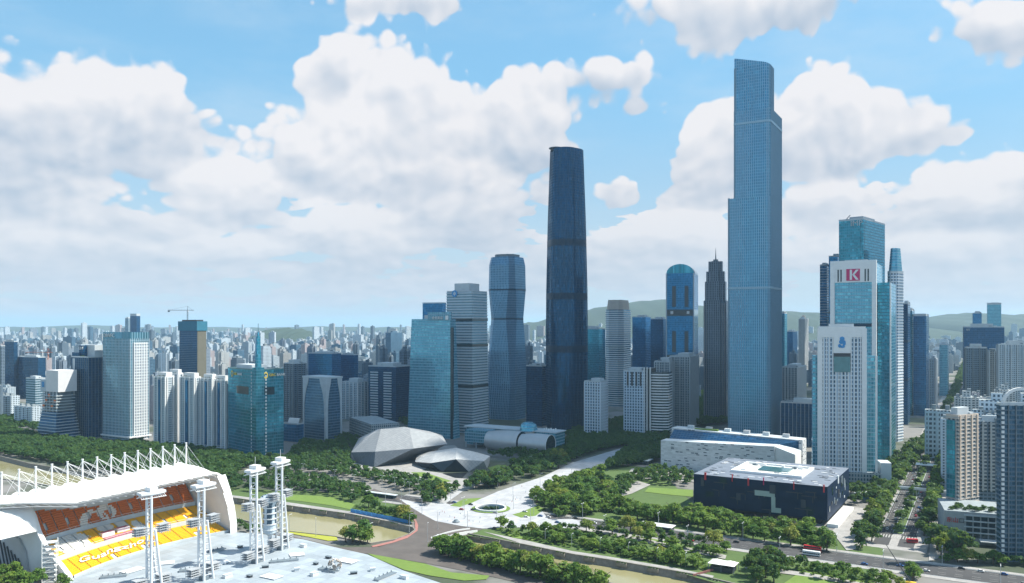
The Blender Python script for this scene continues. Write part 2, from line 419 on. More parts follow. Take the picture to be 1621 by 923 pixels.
def quads_mesh(name, V, mat, tint=None):
    n = len(V) // 4; me = bpy.data.meshes.new(name); me.vertices.add(len(V)); me.vertices.foreach_set('co', V.ravel())
    me.loops.add(len(V)); me.loops.foreach_set('vertex_index', np.arange(len(V), dtype=np.int32)); me.polygons.add(n)
    me.polygons.foreach_set('loop_start', np.arange(n, dtype=np.int32) * 4); me.materials.append(mat)
    if tint is not None: at = me.attributes.new('tint', 'FLOAT', 'FACE'); at.data.foreach_set('value', tint.astype(np.float32))
    me.update(); me.validate(); return me
def trunk_mesh(seed):
    r_ = random.Random(seed); m_ = MB(); m_.bar((0, 0, 0), (.02, .01, .42), .055, 7, 0, .04); m_.bar((.02, .01, .42), (.03, -.02, .95), .04, 6, 0, .015)
    for k in range(6):
        a = k * 1.05 + r_.uniform(-.3, .3); z = r_.uniform(.36, .7); m_.bar((.02, 0, z), (math.cos(a) * .5, math.sin(a) * .5, z + r_.uniform(.25, .5)), .028, 5, 0, .008)
    return m_.mesh('trunk', M['bark'])
TR = [trunk_mesh(k) for k in range(3)]
CR = [quads_mesh('crown', crown_arrays(k, 15 + k % 4, 62, .082), LEAF) for k in range(6)]
CRY = [quads_mesh('crown', crown_arrays(20 + k, 13, 52, .085, .9, .95), LEAFY) for k in range(3)]
CRD = [quads_mesh('crown', crown_arrays(40 + k, 16, 62, .085), LEAFD) for k in range(4)]
LOW = [crown_arrays(60 + k, 9, 26, .15) for k in range(6)]
def shrub(parent, x, y, z, r_, name='roof_shrub'):
    o = bpy.data.objects.new(name, CRD[int(abs(x) * 7 + abs(y)) % 4]); col.objects.link(o); o.parent = parent; o.location = (x, y, z - .3); o.scale = (r_, r_, r_ * .9); o.rotation_euler = (0, 0, x * 3 + y); return o

# ------------------------------------------------------------------ ground, water, roads, paving, lawns
def ground_mat():
    m, b = newmat('city_ground')
    tcn = S.nt.nodes.new('ShaderNodeTexCoord'); p = S(tcn.outputs['Object'])
    a = ramp(noise(p, .006, 5.0, .6), .42, .56)
    c = mixc(noise(p, .05, 4.0, .6), (.035, .05, .03, 1), (.075, .095, .055, 1))
    d = mixc(noise(p, .03, 4.0, .7), (.13, .13, .125, 1), (.26, .25, .24, 1))
    put(b.inputs['Base Color'], mixc(a, c, d)); b.inputs['Roughness'].default_value = .95
    return m
def grass_mat(name, c0, c1, scale=.25):
    m, b = newmat(name)
    tcn = S.nt.nodes.new('ShaderNodeTexCoord'); p = S(tcn.outputs['Object'])
    n = noise(p, scale, 5.0, .7); n2 = noise(p, .04, 3.0, .5)
    put(b.inputs['Base Color'], mixc(n2, mixc(n, (*c0, 1), (*c1, 1)), mixc(n, tuple(x * .7 for x in c0), tuple(x * .85 for x in c1))))
    b.inputs['Roughness'].default_value = .95
    return m
def paving_mat(name, c, joint=4.0, amt=.12, dirt=.25, rough=.75, ang=-30):
    m, b = newmat(name)
    tcn = S.nt.nodes.new('ShaderNodeTexCoord')
    rot = S.nt.nodes.new('ShaderNodeMapping'); rot.inputs['Rotation'].default_value = (0, 0, R(-ang))
    S.nt.links.new(tcn.outputs['Object'], rot.inputs['Vector']); p = S(rot.outputs[0])
    x, y, _ = split(p)
    j = fmax(lt(frac(x / joint), .035), lt(frac(y / joint), .035))
    cell = white(xyz(floor(x / joint), floor(y / joint), 1.0), 0)
    n = noise(p, .05, 5.0, .65)
    k = (1 - amt + cell * (2 * amt)) * (1 - dirt + n * 2 * dirt) * (1.0 - j * .25)
    put(b.inputs['Base Color'], mixc(1.0, (*c, 1), xyz(k, k, k), 'MULTIPLY')); b.inputs['Roughness'].default_value = rough
    return m
def water_mat():
    m, b = newmat('silty_water')
    tcn = S.nt.nodes.new('ShaderNodeTexCoord'); p = S(tcn.outputs['Object'])
    n = noise(p, .03, 4.0, .6)
    put(b.inputs['Base Color'], mixc(n, (.235, .22, .11, 1), (.31, .285, .155, 1)))
    b.inputs['Roughness'].default_value = .12
    bp = S.nt.nodes.new('ShaderNodeBump'); bp.inputs['Strength'].default_value = .25; bp.inputs['Distance'].default_value = .15
    put(bp.inputs['Height'], noise(p, .9, 3.0, .6)); S.nt.links.new(bp.outputs[0], b.inputs['Normal'])
    return m
M['ground'] = ground_mat()
M['lawn'] = grass_mat('lawn', (.10, .19, .03), (.19, .27, .05))
M['meadow'] = grass_mat('park_ground', (.05, .10, .025), (.11, .17, .045), .12)
M['lime'] = grass_mat('flower_bed', (.30, .34, .03), (.42, .42, .06), .1)
M['plaza'] = paving_mat('plaza_granite', (.40, .41, .43), 6.0, .10, .22)
M['path'] = paving_mat('path_paving', (.32, .31, .30), 3.0, .1, .3)
M['stage'] = paving_mat('stage_floor', (.34, .39, .43), 7.5, .12, .26, .5)
M['water'] = water_mat()
M['stone'] = plain('bank_stone', (.20, .185, .165), .9, 0, .3, .4)
def P2(pts, z=0.0): return [tuple(G(*p, z)[:2]) for p in pts]
CANAL_L = [(-260, 700), (-120, 708), (0, 723), (48, 735), (130, 748), (230, 766), (346, 786), (446, 800), (555, 815), (610, 826), (653, 836),
           (656, 840), (648, 846), (624, 855), (587, 861), (532, 850), (451, 841), (355, 816), (200, 786), (0, 758), (-160, 742), (-300, 730)]
CANAL_R = [(720, 846), (741, 846), (833, 864), (907, 879), (960, 887), (1060, 904), (1100, 911), (1160, 925), (1330, 965), (1250, 985), (1100, 952),
           (1005, 932), (907, 911), (828, 893), (760, 874), (716, 858)]
holes = [P2(CANAL_L), P2(CANAL_R)]
gm = MB().tri([(-60000, 250), (60000, 250), (60000, 60000), (-60000, 60000)], 0.0, 0, holes)
structure('ground', gm, M['ground'])
wm = MB()
for h_ in holes: wm.tri(h_, -4.0)
structure('water', wm, M['water'])
for h_, nm in ((holes[0], 0), (holes[1], 1)):
    n = len(h_); a = sum(h_[i][0] * h_[(i + 1) % n][1] - h_[(i + 1) % n][0] * h_[i][1] for i in range(n))
    loop = h_ if a < 0 else h_[::-1]         # clockwise seen from above: walls face the water
    ccw = loop[::-1]
    mb = MB()
    inn = offset(ccw, -1.6); out = offset(ccw, 1.2)
    for i in range(n):
        j = (i + 1) % n
        mb.quad([(*ccw[j], .0), (*ccw[i], .0), (*inn[i], -4.4), (*inn[j], -4.4)])        # battered wall down to the water
        mb.quad([(*ccw[i], 0.0), (*ccw[j], 0.0), (*ccw[j], .9), (*ccw[i], .9)][::-1])
        mb.quad([(*ccw[i], .9), (*ccw[j], .9), (*out[j], .9), (*out[i], .9)])
        mb.quad([(*out[j], .9), (*out[i], .9), (*out[i], -.05), (*out[j], -.05)][::-1])
    structure('embankment', mb, M['stone'])
lv = [0.0]
def sheet(name, pts, mat, dz=None, world=False):
    lv[0] += .012; z = dz if dz is not None else .02 + lv[0]
    return structure(name, MB().tri(P2(pts) if not world else pts, z), mat)
def strip(c, d, a, b, wd, side=0.0):
    """a straight strip: through c along d from a to b metres, wd wide, shifted sideways"""
    s_ = Vector((d.y, -d.x, 0)); p = Vector((c.x, c.y, 0)) + s_ * side
    q = [p + d * a + s_ * wd / 2, p + d * b + s_ * wd / 2, p + d * b - s_ * wd / 2, p + d * a - s_ * wd / 2]
    return [(v.x, v.y) for v in q]
AV = G(1310, 880); BV = G(1419, 850)
# parks first, then what lies on them
sheet('park_ground', [(700, 842), (760, 838), (860, 834), (930, 820), (850, 800), (840, 786), (930, 752), (968, 734), (1040, 742), (1100, 800), (1330, 842), (1400, 870), (1380, 930), (1150, 928), (1060, 902), (960, 884), (833, 862)], M['meadow'])
sheet('park_ground', [(430, 776), (560, 780), (620, 795), (648, 815), (652, 833), (555, 812), (446, 797), (340, 780), (340, 770)], M['meadow'])
sheet('park_ground', [(680, 866), (760, 877), (828, 895), (907, 913), (1005, 934), (1060, 960), (900, 950), (818, 920), (740, 900), (680, 884)], M['meadow'])
sheet('road', strip(AV, E_, -900, -462, 26), M['asphalt'], world=True)
sheet('road', strip(AV, E_, -395, 700, 27), M['asphalt'], world=True)
sheet('pavement', strip(BV, N_, -40, 1500, 46), M['path'], world=True)
sheet('road', strip(BV, N_, -30, 2600, 11, -8.5), M['asphalt'], world=True)
sheet('road', strip(BV, N_, -30, 2600, 11, 8.5), M['asphalt'], world=True)
for t in (215, 470, 800, 1250): sheet('road', strip(BV + N_ * t, E_, -160, 420, 16), M['asphalt'], world=True)
for side in (-13.4, -3.6, 3.6, 13.4):        # kerbs of the boulevard
    mb = MB(); mb.prism(strip(BV, N_, 12, 200, .35, side)[::-1], 0, .16); mb.prism(strip(BV, N_, 226, 455, .35, side)[::-1], 0, .16)
    structure('kerb', mb, M['pale'])
sheet('median_strip', strip(BV, N_, 12, 205, 6.6), M['meadow'], world=True)
sheet('median_strip', strip(BV, N_, 226, 455, 6.6), M['meadow'], world=True)
mk = MB()
for side in (-11.6, -8.5, -5.4, 5.4, 8.5, 11.6):
    for k in range(60): mk.tri(strip(BV, N_, 10 + k * 10, 14 + k * 10, .3, side), .30)
for k in range(14): mk.tri(strip(BV, N_, -6, 4, .9, -13 + k * 2.0), .30)
for s2 in (-9, -4.5, 4.5, 9):
    for k in range(100): mk.tri(strip(AV, E_, -390 + k * 10, -385 + k * 10, .3, s2), .30)
for k in range(14):
    mk.tri(strip(BV + N_ * 207, N_, 0, 5, .9, -13 + k * 2.0), .30)
    mk.tri(strip(BV + N_ * 462, N_, 0, 5, .9, -13 + k * 2.0), .30)
structure('road_markings', mk, M['mark'])
for s2 in (-13.9, 13.9):
    structure('kerb', MB().prism(strip(AV, E_, -390, 120, .4, s2)[::-1], 0, .16), M['pale'])
sheet('pavement', strip(AV, E_, -390, 640, 6, 17.6), M['path'], world=True)
sheet('pavement', strip(AV, E_, -390, 640, 5, -17.2), M['path'], world=True)
sheet('lower_road', [(430, 844), (453, 847), (537, 867), (600, 866), (640, 854), (660, 842), (656, 820), (646, 806), (630, 792), (585, 778), (592, 774), (640, 791), (655, 806), (672, 816), (697, 827), (732, 834), (764, 838), (745, 846), (706, 857), (694, 866), (720, 880), (780, 897), (860, 920), (900, 932), (930, 950), (880, 950), (818, 922), (740, 905), (673, 892), (582, 877), (530, 875), (450, 854)], M['brown_asphalt'])
sheet('plaza', [(632, 790), (650, 803), (665, 812), (689, 825), (729, 833), (764, 837), (800, 836), (850, 834), (905, 837), (935, 827), (905, 822), (868, 822), (860, 812), (848, 799), (837, 788), (870, 775), (924, 755), (945, 745), (968, 734), (1040, 706), (1016, 700), (905, 733), (859, 755), (789, 778), (764, 789), (712, 799), (706, 797), (738, 774), (728, 771), (690, 794), (668, 797)], M['plaza'])
sheet('opera_terrace', [(560, 742), (600, 742), (640, 752), (690, 762), (735, 778), (760, 770), (790, 752), (760, 748), (720, 752), (668, 745), (700, 730), (740, 722), (720, 705), (560, 715), (520, 735)], M['path'])
sheet('promenade', [(340, 781), (446, 794), (555, 810), (610, 822), (652, 832), (653, 835), (610, 825.5), (555, 814.5), (446, 799.5), (340, 785)], M['path'])
sheet('promenade', [(765, 842), (833, 856), (907, 873), (960, 881), (1060, 898), (1130, 912), (1128, 916), (1060, 903.5), (960, 886), (907, 878.5), (833, 863)], M['path'])
for pts in ([(446, 784), (478, 784), (523, 787), (562, 799), (555, 807), (527, 801), (478, 794), (446, 791)],
            [(712, 801), (735, 790), (764, 788.5), (748, 796), (728, 803)], [(811, 815), (822, 812), (850, 801), (862, 806), (848, 817), (825, 820)],
            [(650, 748), (672, 748), (715, 762), (700, 765), (670, 757)], [(772, 741), (789, 736), (814, 741), (800, 748), (780, 748)],
            [(1027, 772), (1097, 776), (1097, 787), (1062, 784), (1020, 779)], [(1344, 805), (1369, 808), (1359, 827), (1346, 826)], [(1334, 840), (1356, 832), (1358, 850), (1341, 858)],
            [(582, 877), (673, 893), (715, 907), (775, 912), (770, 918), (735, 920), (680, 912), (640, 903), (595, 884)],
            [(1270, 904), (1360, 920), (1420, 935), (1300, 945), (1240, 925)], [(965, 800), (1100, 818), (1098, 824), (965, 806)], [(800, 846), (850, 852), (848, 857), (812, 852)],
            [(1000, 848), (1080, 862), (1078, 869), (1010, 856)]):
    sheet('lawn', pts, M['lawn'])
sheet('flower_bed', [(452, 840), (475, 842), (500, 846), (532, 849), (535, 856), (520, 857), (490, 851), (452, 844)], M['lime'])
for pts in ([(930, 836), (985, 846), (1060, 862), (1150, 880), (1148, 886), (1060, 868), (985, 852), (920, 840)], [(1180, 895), (1280, 908), (1400, 930), (1398, 936), (1280, 914), (1180, 901)],
            [(980, 770), (1010, 762), (1030, 768), (1000, 782), (985, 786)], [(1316, 842), (1345, 818), (1340, 806), (1330, 800), (1372, 806), (1388, 830), (1360, 870), (1340, 872)],
            [(1480, 780), (1500, 770), (1500, 880), (1470, 890)], [(1000, 742), (1120, 752), (1100, 764), (990, 756)]):
    sheet('path', pts, M['path'])
sheet('stage_floor', [(80, 930), (116, 918), (177, 893), (220, 878), (265, 865), (310, 855), (365, 843), (430, 848), (480, 855), (537, 869), (582, 879), (640, 905), (700, 925), (760, 945), (700, 1000), (60, 1000)], M['stage'])
rp = MB()
for pts in ([(650, 815), (657, 821), (662, 832), (661, 841), (645, 852.5), (624, 859.5), (600, 865.5), (590, 867), (588, 865), (622, 857), (646, 847.5), (657.5, 838.5), (656, 826)],):
    rp.tri(P2(pts), .45)
structure('red_cycle_path', rp, M['redpave'])

# ------------------------------------------------------------------ landmark towers and halls
def px_box(xl, xc, xr, D, th=30.0):
    """footprint of a block whose near corner shows at column xc and whose walls end at xl and xr"""
    t = R(th); c, s_ = math.cos(t), math.sin(t); Xc = (xc - CX) / F * D; l, r = (xl - CX) / F, (xr - CX) / F
    w = (Xc - l * D) / (c + s_ * l) if xl < xc else 20.0
    den = s_ - c * r
    d = (r * D - Xc) / den if xr > xc and abs(den) > .03 else w
    d = max(6.0, min(d, 90.0))
    e, n = Vector((c, -s_, 0)), Vector((s_, c, 0))
    ctr = Vector((Xc, D, 0)) - e * w / 2 + n * d / 2
    return ctr, -t, w, d
def fins(mb, poly, z0, z1, sp, dep, wd, m=0, poly1=None):
    n = len(poly)
    Q = poly1 or poly
    for i in range(n):
        a, b = Vector(poly[i]), Vector(poly[(i + 1) % n]); a1, b1 = Vector(Q[i]), Vector(Q[(i + 1) % n])
        L = (b - a).length; k = max(1, int(L / sp)); t = (b - a) / L; o = Vector((t.y, -t.x))
        for j in range(k + 1):
            f_ = j / k; p = a.lerp(b, f_); q = a1.lerp(b1, f_)
            lo = [p - t * wd / 2, p + t * wd / 2]; hi = [q - t * wd / 2, q + t * wd / 2]
            A = [(*(lo[0] + o * dep), z0), (*(lo[1] + o * dep), z0), (*(hi[1] + o * dep), z1), (*(hi[0] + o * dep), z1)]
            B = [(*(lo[0] - o * .2), z0), (*(lo[1] - o * .2), z0), (*(hi[1] - o * .2), z1), (*(hi[0] - o * .2), z1)]
            mb.quad(A, None, m); mb.quad([B[0], A[0], A[3], B[3]], None, m); mb.quad([A[1], B[1], B[2], A[2]], None, m); mb.quad([A[3], A[2], B[2], B[3]], None, m)
def plant(parent, w, d, h, seed=0, n=4, mat=None, k=.55):
    """lift overruns and plant rooms on a roof"""
    rnd = random.Random(seed)
    m0 = MB().box(rnd.uniform(-.1, .1) * w, rnd.uniform(-.1, .1) * d, w * k, d * k, h - .1, h + rnd.uniform(4, 7)); m0.build('plant_room', mat or M['pale'], parent)
    for i in range(n):
        s_ = rnd.uniform(2.5, 6)
        MB().box(rnd.uniform(-.38, .38) * w, rnd.uniform(-.38, .38) * d, s_, rnd.uniform(2.5, 6), h - .1, h + rnd.uniform(2, 4)).build('roof_unit', rnd.choice([M['galv'], M['grey'], M['pale']]), parent)
def office(name, label, xl, xc, xr, D, ytop, mat, th=30.0, cat='tower', group=None, parapet=1.5, pmat=None, bands=None, fin=None, podium=None, taper=1.0, units=3, top=None, cham=0.0):
    c, rz, w, d = px_box(xl, xc, xr, D, th); h = ZY(ytop, D)
    t = thing(name, label, cat, c, rz, group)
    P = chamfer(w, d, cham) if cham else rect(0, 0, w, d); Q = [(x * taper, y * taper) for x, y in P]
    MB().prism(P, 0, h, 0, 1, poly1=Q).build('shaft', [mat, M['roofgrey']], t)
    if parapet:
        pb = MB(); n = len(Q); I = offset(Q, -.6); O = offset(Q, .12)
        for i in range(n):
            j = (i + 1) % n
            pb.quad([(*O[i], h - .4), (*O[j], h - .4), (*O[j], h + parapet), (*O[i], h + parapet)]); pb.quad([(*I[j], h - .2), (*I[i], h - .2), (*I[i], h + parapet), (*I[j], h + parapet)])
            pb.quad([(*O[i], h + parapet), (*O[j], h + parapet), (*I[j], h + parapet), (*I[i], h + parapet)])
        pb.build('parapet', pmat or M['pale'], t)
    if bands:
        fh, dep, th_, bm_ = bands; mb = MB(); z = fh
        while z < h - 1:
            f_ = 1 + (taper - 1) * z / h; mb.ring([(x * f_, y * f_) for x, y in P], dep, z - th_ / 2, z + th_ / 2); z += fh
        mb.build('floor_bands', bm_, t, kind='stuff')
    if fin:
        sp, dep, wd, fm = fin; mb = MB(); fins(mb, P, 0, h, sp, dep, wd, 0, Q); mb.build('facade_fins', fm, t, kind='stuff')
    if h > 195 and not bands:
        for q in (.36, .68):
            f_ = 1 + (taper - 1) * q; b = MB(); b.ring([(x * f_, y * f_) for x, y in P], .12 if not fin else fin[1] + .1, h * q, h * q + 4.0); b.build('service_floor', M['navy'], t)
    if podium:
        ex, ph, pm = podium; MB().box(0, 0, w + ex, d + ex, 0, ph, 0, 1).build('podium', [pm, M['roofgrey']], t)
    if units: plant(t, w * taper, d * taper, h, int(xl * 7 + ytop), units)
    return t, w, d, h

# --- the tall round-cornered glass tower
D = 1270; c = AT(896, D)
t = thing('skyscraper', 'dark blue rounded glass skyscraper tapering to a flat top', 'skyscraper', c, R(12))
def tri_round(r, n=48):
    out = []
    for i in range(n):
        a = 2 * math.pi * i / n; k = 1 + .075 * math.cos(3 * a) - .012 * math.cos(6 * a); out.append((r * k * math.cos(a), r * k * math.sin(a)))
    return out
def prof(z): return 32.0 * (0.955 + .045 * math.sin(min(1, z / 150) * math.pi / 2)) if z < 150 else 32.0 * (1 - .215 * ((z - 150) / 288) ** 1.7)
HI = ZY(238, D); zs = [HI * i / 24 for i in range(25)]; rows = [[(x, y, z) for x, y in tri_round(prof(z))] for z in zs]
mb = MB(); mb.grid(rows, 0, True, lambda i, j: (j * 4.2, zs[i])); mb.quad([(x, y, HI - 3) for x, y in tri_round(prof(HI) - .3)], None, 1)
mb.build('shaft', [FA['ifc'], M['roofgrey']], t)
for yb in (386, 470, 552):
    zb = ZY(yb, D); b = MB(); b.ring(tri_round(prof(zb)), .25, zb - 5, zb + 5); b.build('mechanical_band', M['navy'], t)
dg_ = MB()
for k in range(24):                                         # diagonal bracing seen through the glass
    for sgn in (1, -1):
        for q in range(8):
            z0, z1 = HI * q / 8, HI * (q + 1) / 8; a0, a1 = k * 2 + sgn * q * 1.0, k * 2 + sgn * (q + 1) * 1.0
            def pt(a, z):
                P = tri_round(prof(z) + .1); i0 = int(math.floor(a)) % 48; f_ = a - math.floor(a); p, q2 = P[i0], P[(i0 + 1) % 48]
                return (p[0] + (q2[0] - p[0]) * f_, p[1] + (q2[1] - p[1]) * f_, z)
            dg_.bar(pt(a0, z0), pt(a1, z1), .28, 3)
dg_.build('bracing', plain('brace_steel', (.004, .06, .13), .3, .2, .1), t, kind='stuff')
MB().prism(ngon(8.5, 20, 0, -17, -3), HI - 3, HI + 1.2, 0).build('helipad', M['dark'], t)
MB().prism(ngon(11, 20, 0, -17, -3), HI + 1.2, HI + 2.2, 0, bottom=True).build('helipad_rim', M['grey'], t)
for k in range(5): MB().box(-2 + k * 4.2, 4 - k * 2.2, 3, 2.6, HI - 3, HI + 1 + (k % 3)).build('roof_unit', M['grey'], t)

# --- the tallest stepped tower
D = 1130; c, rz, w, d = px_box(1152, 1219, 1240, D); d = 82.0; c = Vector(((1219 - CX) / F * D, D, 0)) - E_ * w / 2 + N_ * d / 2
t = thing('skyscraper', 'tallest pale blue skyscraper with vertical ribs, stepped shoulders and slanted top', 'skyscraper', c, rz)
def rrect(x0, x1, y0, y1, r, rs=(1, 1, 1, 1)):
    out = []
    for (cx_, cy_, a0), k in zip(((x0, y0, 180), (x1, y0, 270), (x1, y1, 0), (x0, y1, 90)), rs):
        rr = max(r * k, .01); sx, sy = (1 if cx_ == x0 else -1), (1 if cy_ == y0 else -1)
        if k == 0: out.append((cx_, cy_)); continue
        for i in range(7):
            a = R(a0 + 15 * i); out.append((cx_ + sx * rr + rr * math.cos(a), cy_ + sy * rr + rr * math.sin(a)))
    return out
z1, z2, z3 = ZY(310, D), ZY(170, D), ZY(100, D)
A = rrect(-w / 2, w / 2, -d / 2, d / 2, 7, (.4, 1, 1, .4)); B = rrect(-w / 2 + 8.4, w / 2, -d / 2, d / 2, 7, (.4, 1, 1, .4)); C_ = rrect(-w / 2 + 8.4, w / 2 - 1, -d / 2 + .4, d / 2 - 46, 9, (.4, 1, 1, .4))
for nm, P, za, zb in (('lower_shaft', A, 0, z1), ('middle_shaft', B, z1, z2)):
    MB().prism(P, za, zb, 0, 1).build(nm, [FA['ctf'], M['roofgrey']], t)
    f_ = MB(); fins(f_, P, za, zb + 1, 2.6, .45, .32); f_.build('ribs', plain('pale_rib', (.27, .42, .52), .45, .1, .06) if za == 0 else bpy.data.materials['pale_rib'], t, kind='stuff')
mb = MB(); n = len(C_); u = 0.0
def slz(p): return z3 + 15.0 - (p[0] + w / 2 - 8.4) * .27 - (p[1] + d / 2) * .12
for i in range(n):
    a, b = C_[i], C_[(i + 1) % n]; L = math.hypot(b[0] - a[0], b[1] - a[1])
    mb.quad([(*a, z2), (*b, z2), (*b, slz(b)), (*a, slz(a))], [(u, z2), (u + L, z2), (u + L, slz(b)), (u, slz(a))], 0); u += L
    ai, bi = a[0] * .96, b[0] * .96
    mb.quad([(b[0] * .97, b[1] * .97, z2), (a[0] * .97, a[1] * .97, z2), (a[0] * .97, a[1] * .97, slz(a)), (b[0] * .97, b[1] * .97, slz(b))], [(u, z2)] * 4, 0)
    mb.quad([(*a, slz(a)), (*b, slz(b)), (b[0] * .97, b[1] * .97, slz(b)), (a[0] * .97, a[1] * .97, slz(a))], None, 1)
mb.build('crown_screen', [FA['ctf'], M['galv']], t)
f_ = MB(); fins(f_, C_, z2, z3 + .5, 2.6, .45, .32); f_.build('ribs', bpy.data.materials['pale_rib'], t, kind='stuff')
for yb in (455, 190): zb = ZY(yb, D); b = MB(); b.ring(A if yb > 310 else B, .7, zb - 1.6, zb + 1.6); b.build('belt', bpy.data.materials['pale_rib'], t)
# podium beside it
t2, *_ = office('podium_block', 'low dark glazed podium block beside the foot of the tallest tower', 1236, 1300, 1306, 1100, 640, FA['bluedark'], cat='building', pmat=M['galv'], units=2, fin=(5, .6, .5, M['galv']))

# --- lacquer-box museum
a, b_ = G(1098, 807), G(1311, 833)
D = 729; H = ZY(750, a.y)
e = (b_ - a); W = 113.5; eu = e.normalized(); nu = Vector((-eu.y, eu.x, 0)); dep = 104.0
ang = math.atan2(eu.y, eu.x); c = a + eu * W / 2 + nu * dep / 2; c.z = 0
t = thing('museum', 'dark blue box-shaped museum with carved slots and a pale skylit roof', 'museum', c, ang)
M['lacquer'] = facade('lacquer_panels', (.008, .020, .050), (.005, .012, .030), 5.0, 7.5, .02, .02, .0, .55, .35, .02, 0)
M['lacquer'].node_tree.nodes['Principled BSDF'].inputs['Specular IOR Level'].default_value = .2
MB().box(0, 0, W - 12, dep - 12, 0, 5).build('recessed_base', M['dark'], t)
MB().box(0, 0, W, dep, 4.5, H, 0, 1, True).build('body', [M['lacquer'], plain('museum_roof', (.17, .20, .25), .6, 0, .15, .1)], t)
rnd = random.Random(5)
def slot(face, u, z, wd, hg, mat, proud=.25, name='slot'):
    """a panel set on one wall, u from its centre"""
    m_ = MB()
    if face == 's': m_.box(u, -dep / 2, wd, proud * 2, z, z + hg, bottom=True)
    elif face == 'e': m_.box(W / 2, u, proud * 2, wd, z, z + hg, bottom=True)
    return m_.build(name, mat, t)
for i in range(20):
    u, z = rnd.uniform(-W / 2 + 6, W / 2 - 6), rnd.uniform(7, H - 5); k = rnd.random()
    if k < .4: slot('s', u, z, rnd.uniform(6, 14), .7, M['dark'], .3, 'groove'); slot('s', u + 3, z - 5, .7, 5, M['dark'], .32, 'groove')
    elif k < .75: slot('s', u, z, rnd.uniform(3, 6), rnd.uniform(3, 6), M['glass'], .2, 'window')
    else: slot('s', u, z, rnd.uniform(3, 5), rnd.uniform(5, 8), plain('lacquer_lift', (.03, .04, .06), .5), .5, 'raised_panel')
M['window_box'] = plain('pale_recess', (.34, .40, .38), .6, 0, .15)  # plain pale colour, lighter than the lacquer
slot('s', 6, 19, 17, 4.5, M['window_box'], .35, 'zigzag_window'); slot('s', 13.2, 10, 3.4, 9.1, M['window_box'], .36, 'zigzag_window'); slot('s', 15.5, 6, 8, 4.1, M['window_box'], .37, 'zigzag_window')
for i in range(26):
    u, z = rnd.uniform(-dep / 2 + 5, dep / 2 - 5), rnd.uniform(7, H - 5)
    slot('e', u, z, rnd.uniform(2, 5), rnd.uniform(1, 7), rnd.choice([M['dark'], M['glass'], M['grey'], M['pale']]), rnd.uniform(.2, .5), 'window')
for u, wd in ((-46, 3.4), (-8, 2.6), (-22, 1.6), (5, 1.6), (54, 2.2), (30, 1.4)): slot('s', u, H - rnd.uniform(3.5, 6), wd * .5, 6.4, M['red'] if abs(u) > 7 else M['magenta'], .4, 'red_trim')
for i in range(150):
    x, y = rnd.uniform(-W / 2 + 4, W / 2 - 4), rnd.uniform(-dep / 2 + 4, dep / 2 - 4)
    if abs(x) < 34 and abs(y) < 27: continue
    MB().box(x, y, rnd.uniform(2, 6), rnd.uniform(1.0, 2.4), H, H + .18).build('roof_slot', rnd.choice([M['dark'], M['dark'], M['grey'], M['white']]), t)
ring_ = MB()
for (x, y, sx, sy) in ((0, -25, 62, 3), (0, 25, 62, 3), (-29.5, 0, 3, 46.8), (29.5, 0, 3, 46.8)): ring_.box(x, y, sx, sy, H, H + 2.2)
ring_.build('skylight_kerb', M['white'], t)
deck = MB().box(0, 0, 55.8, 46.6, H, H + .8).build('skylight_deck', plain('pale_roof_deck', (.60, .62, .60), .6), t)
MB().box(2, 1, 26, 20, H + .8, H + 2.0).build('skylight', M['teal'], deck)
for i in range(14): MB().box(rnd.uniform(-25, 25), rnd.choice([-19, -16, 15, 18]) + rnd.uniform(-1, 1), rnd.uniform(2, 5), rnd.uniform(1.5, 3), H + .8, H + rnd.uniform(1.6, 3.0)).build('roof_unit', rnd.choice([M['galv'], M['white'], M['grey']]), deck)
rampm = MB(); rampm.prism([(W / 2 + .3, -dep / 2 - 4), (W / 2 + 9, -dep / 2 - 4), (W / 2 + 9, 20), (W / 2 + .3, 20)], 0, 3.0); rampm.build('entrance_ramp', M['white'], t)

# --- white library: two long bars with a glazed cleft between them
a = G(1046, 741); t = thing('library', 'white stone library of two long bars with a glass cleft between', 'library', a, -TH)
LIB, b0 = newmat('library_stone')
uvn = S.nt.nodes.new('ShaderNodeUVMap'); uvn.uv_map = 'UVMap'; u, v, _ = split(S(uvn.outputs[0]))
row = floor(v / 1.6); cu = u / 4.5 + white(xyz(row, 2.0, 1.0), 0) * 7.0
hole = gt(white(xyz(floor(cu), row, 9.0), 0), .86) * gt(frac(v / 1.6), .35) * gt(frac(cu), .2)
sh_ = white(xyz(floor(cu), row, 4.0), 0) * .25 + .82
put(b0.inputs['Base Color'], mixc(hole, mixc(1.0, (.60, .62, .63, 1), xyz(sh_, sh_, sh_), 'MULTIPLY'), (.05, .08, .11, 1))); b0.inputs['Roughness'].default_value = .7
def wedge(nm, x0, x1, y0, y1, za, zb, mats, lean=0.0):
    """a bar whose top rises from za to zb along its length"""
    m_ = MB(); L = x1 - x0
    P = [(x0 - lean, y0), (x1 + lean, y0), (x1, y1), (x0, y1)]; Z = [za, zb, zb, za]; u = 0
    for i in range(4):
        j = (i + 1) % 4; l = math.hypot(P[j][0] - P[i][0], P[j][1] - P[i][1])
        m_.quad([(*P[i], 0), (*P[j], 0), (*P[j], Z[j]), (*P[i], Z[i])], [(u, 0), (u + l, 0), (u + l, Z[j]), (u, Z[i])], 0); u += l
    m_.quad([(*P[i], Z[i]) for i in range(4)], None, 1)
    return m_.build(nm, mats, t)
wedge('front_bar', 0, 128, 0, 19, 32, 34.5, [LIB, M['pale']])
wedge('back_bar', 0, 150, 38, 60, 42.5, 38, [LIB, M['pale']])
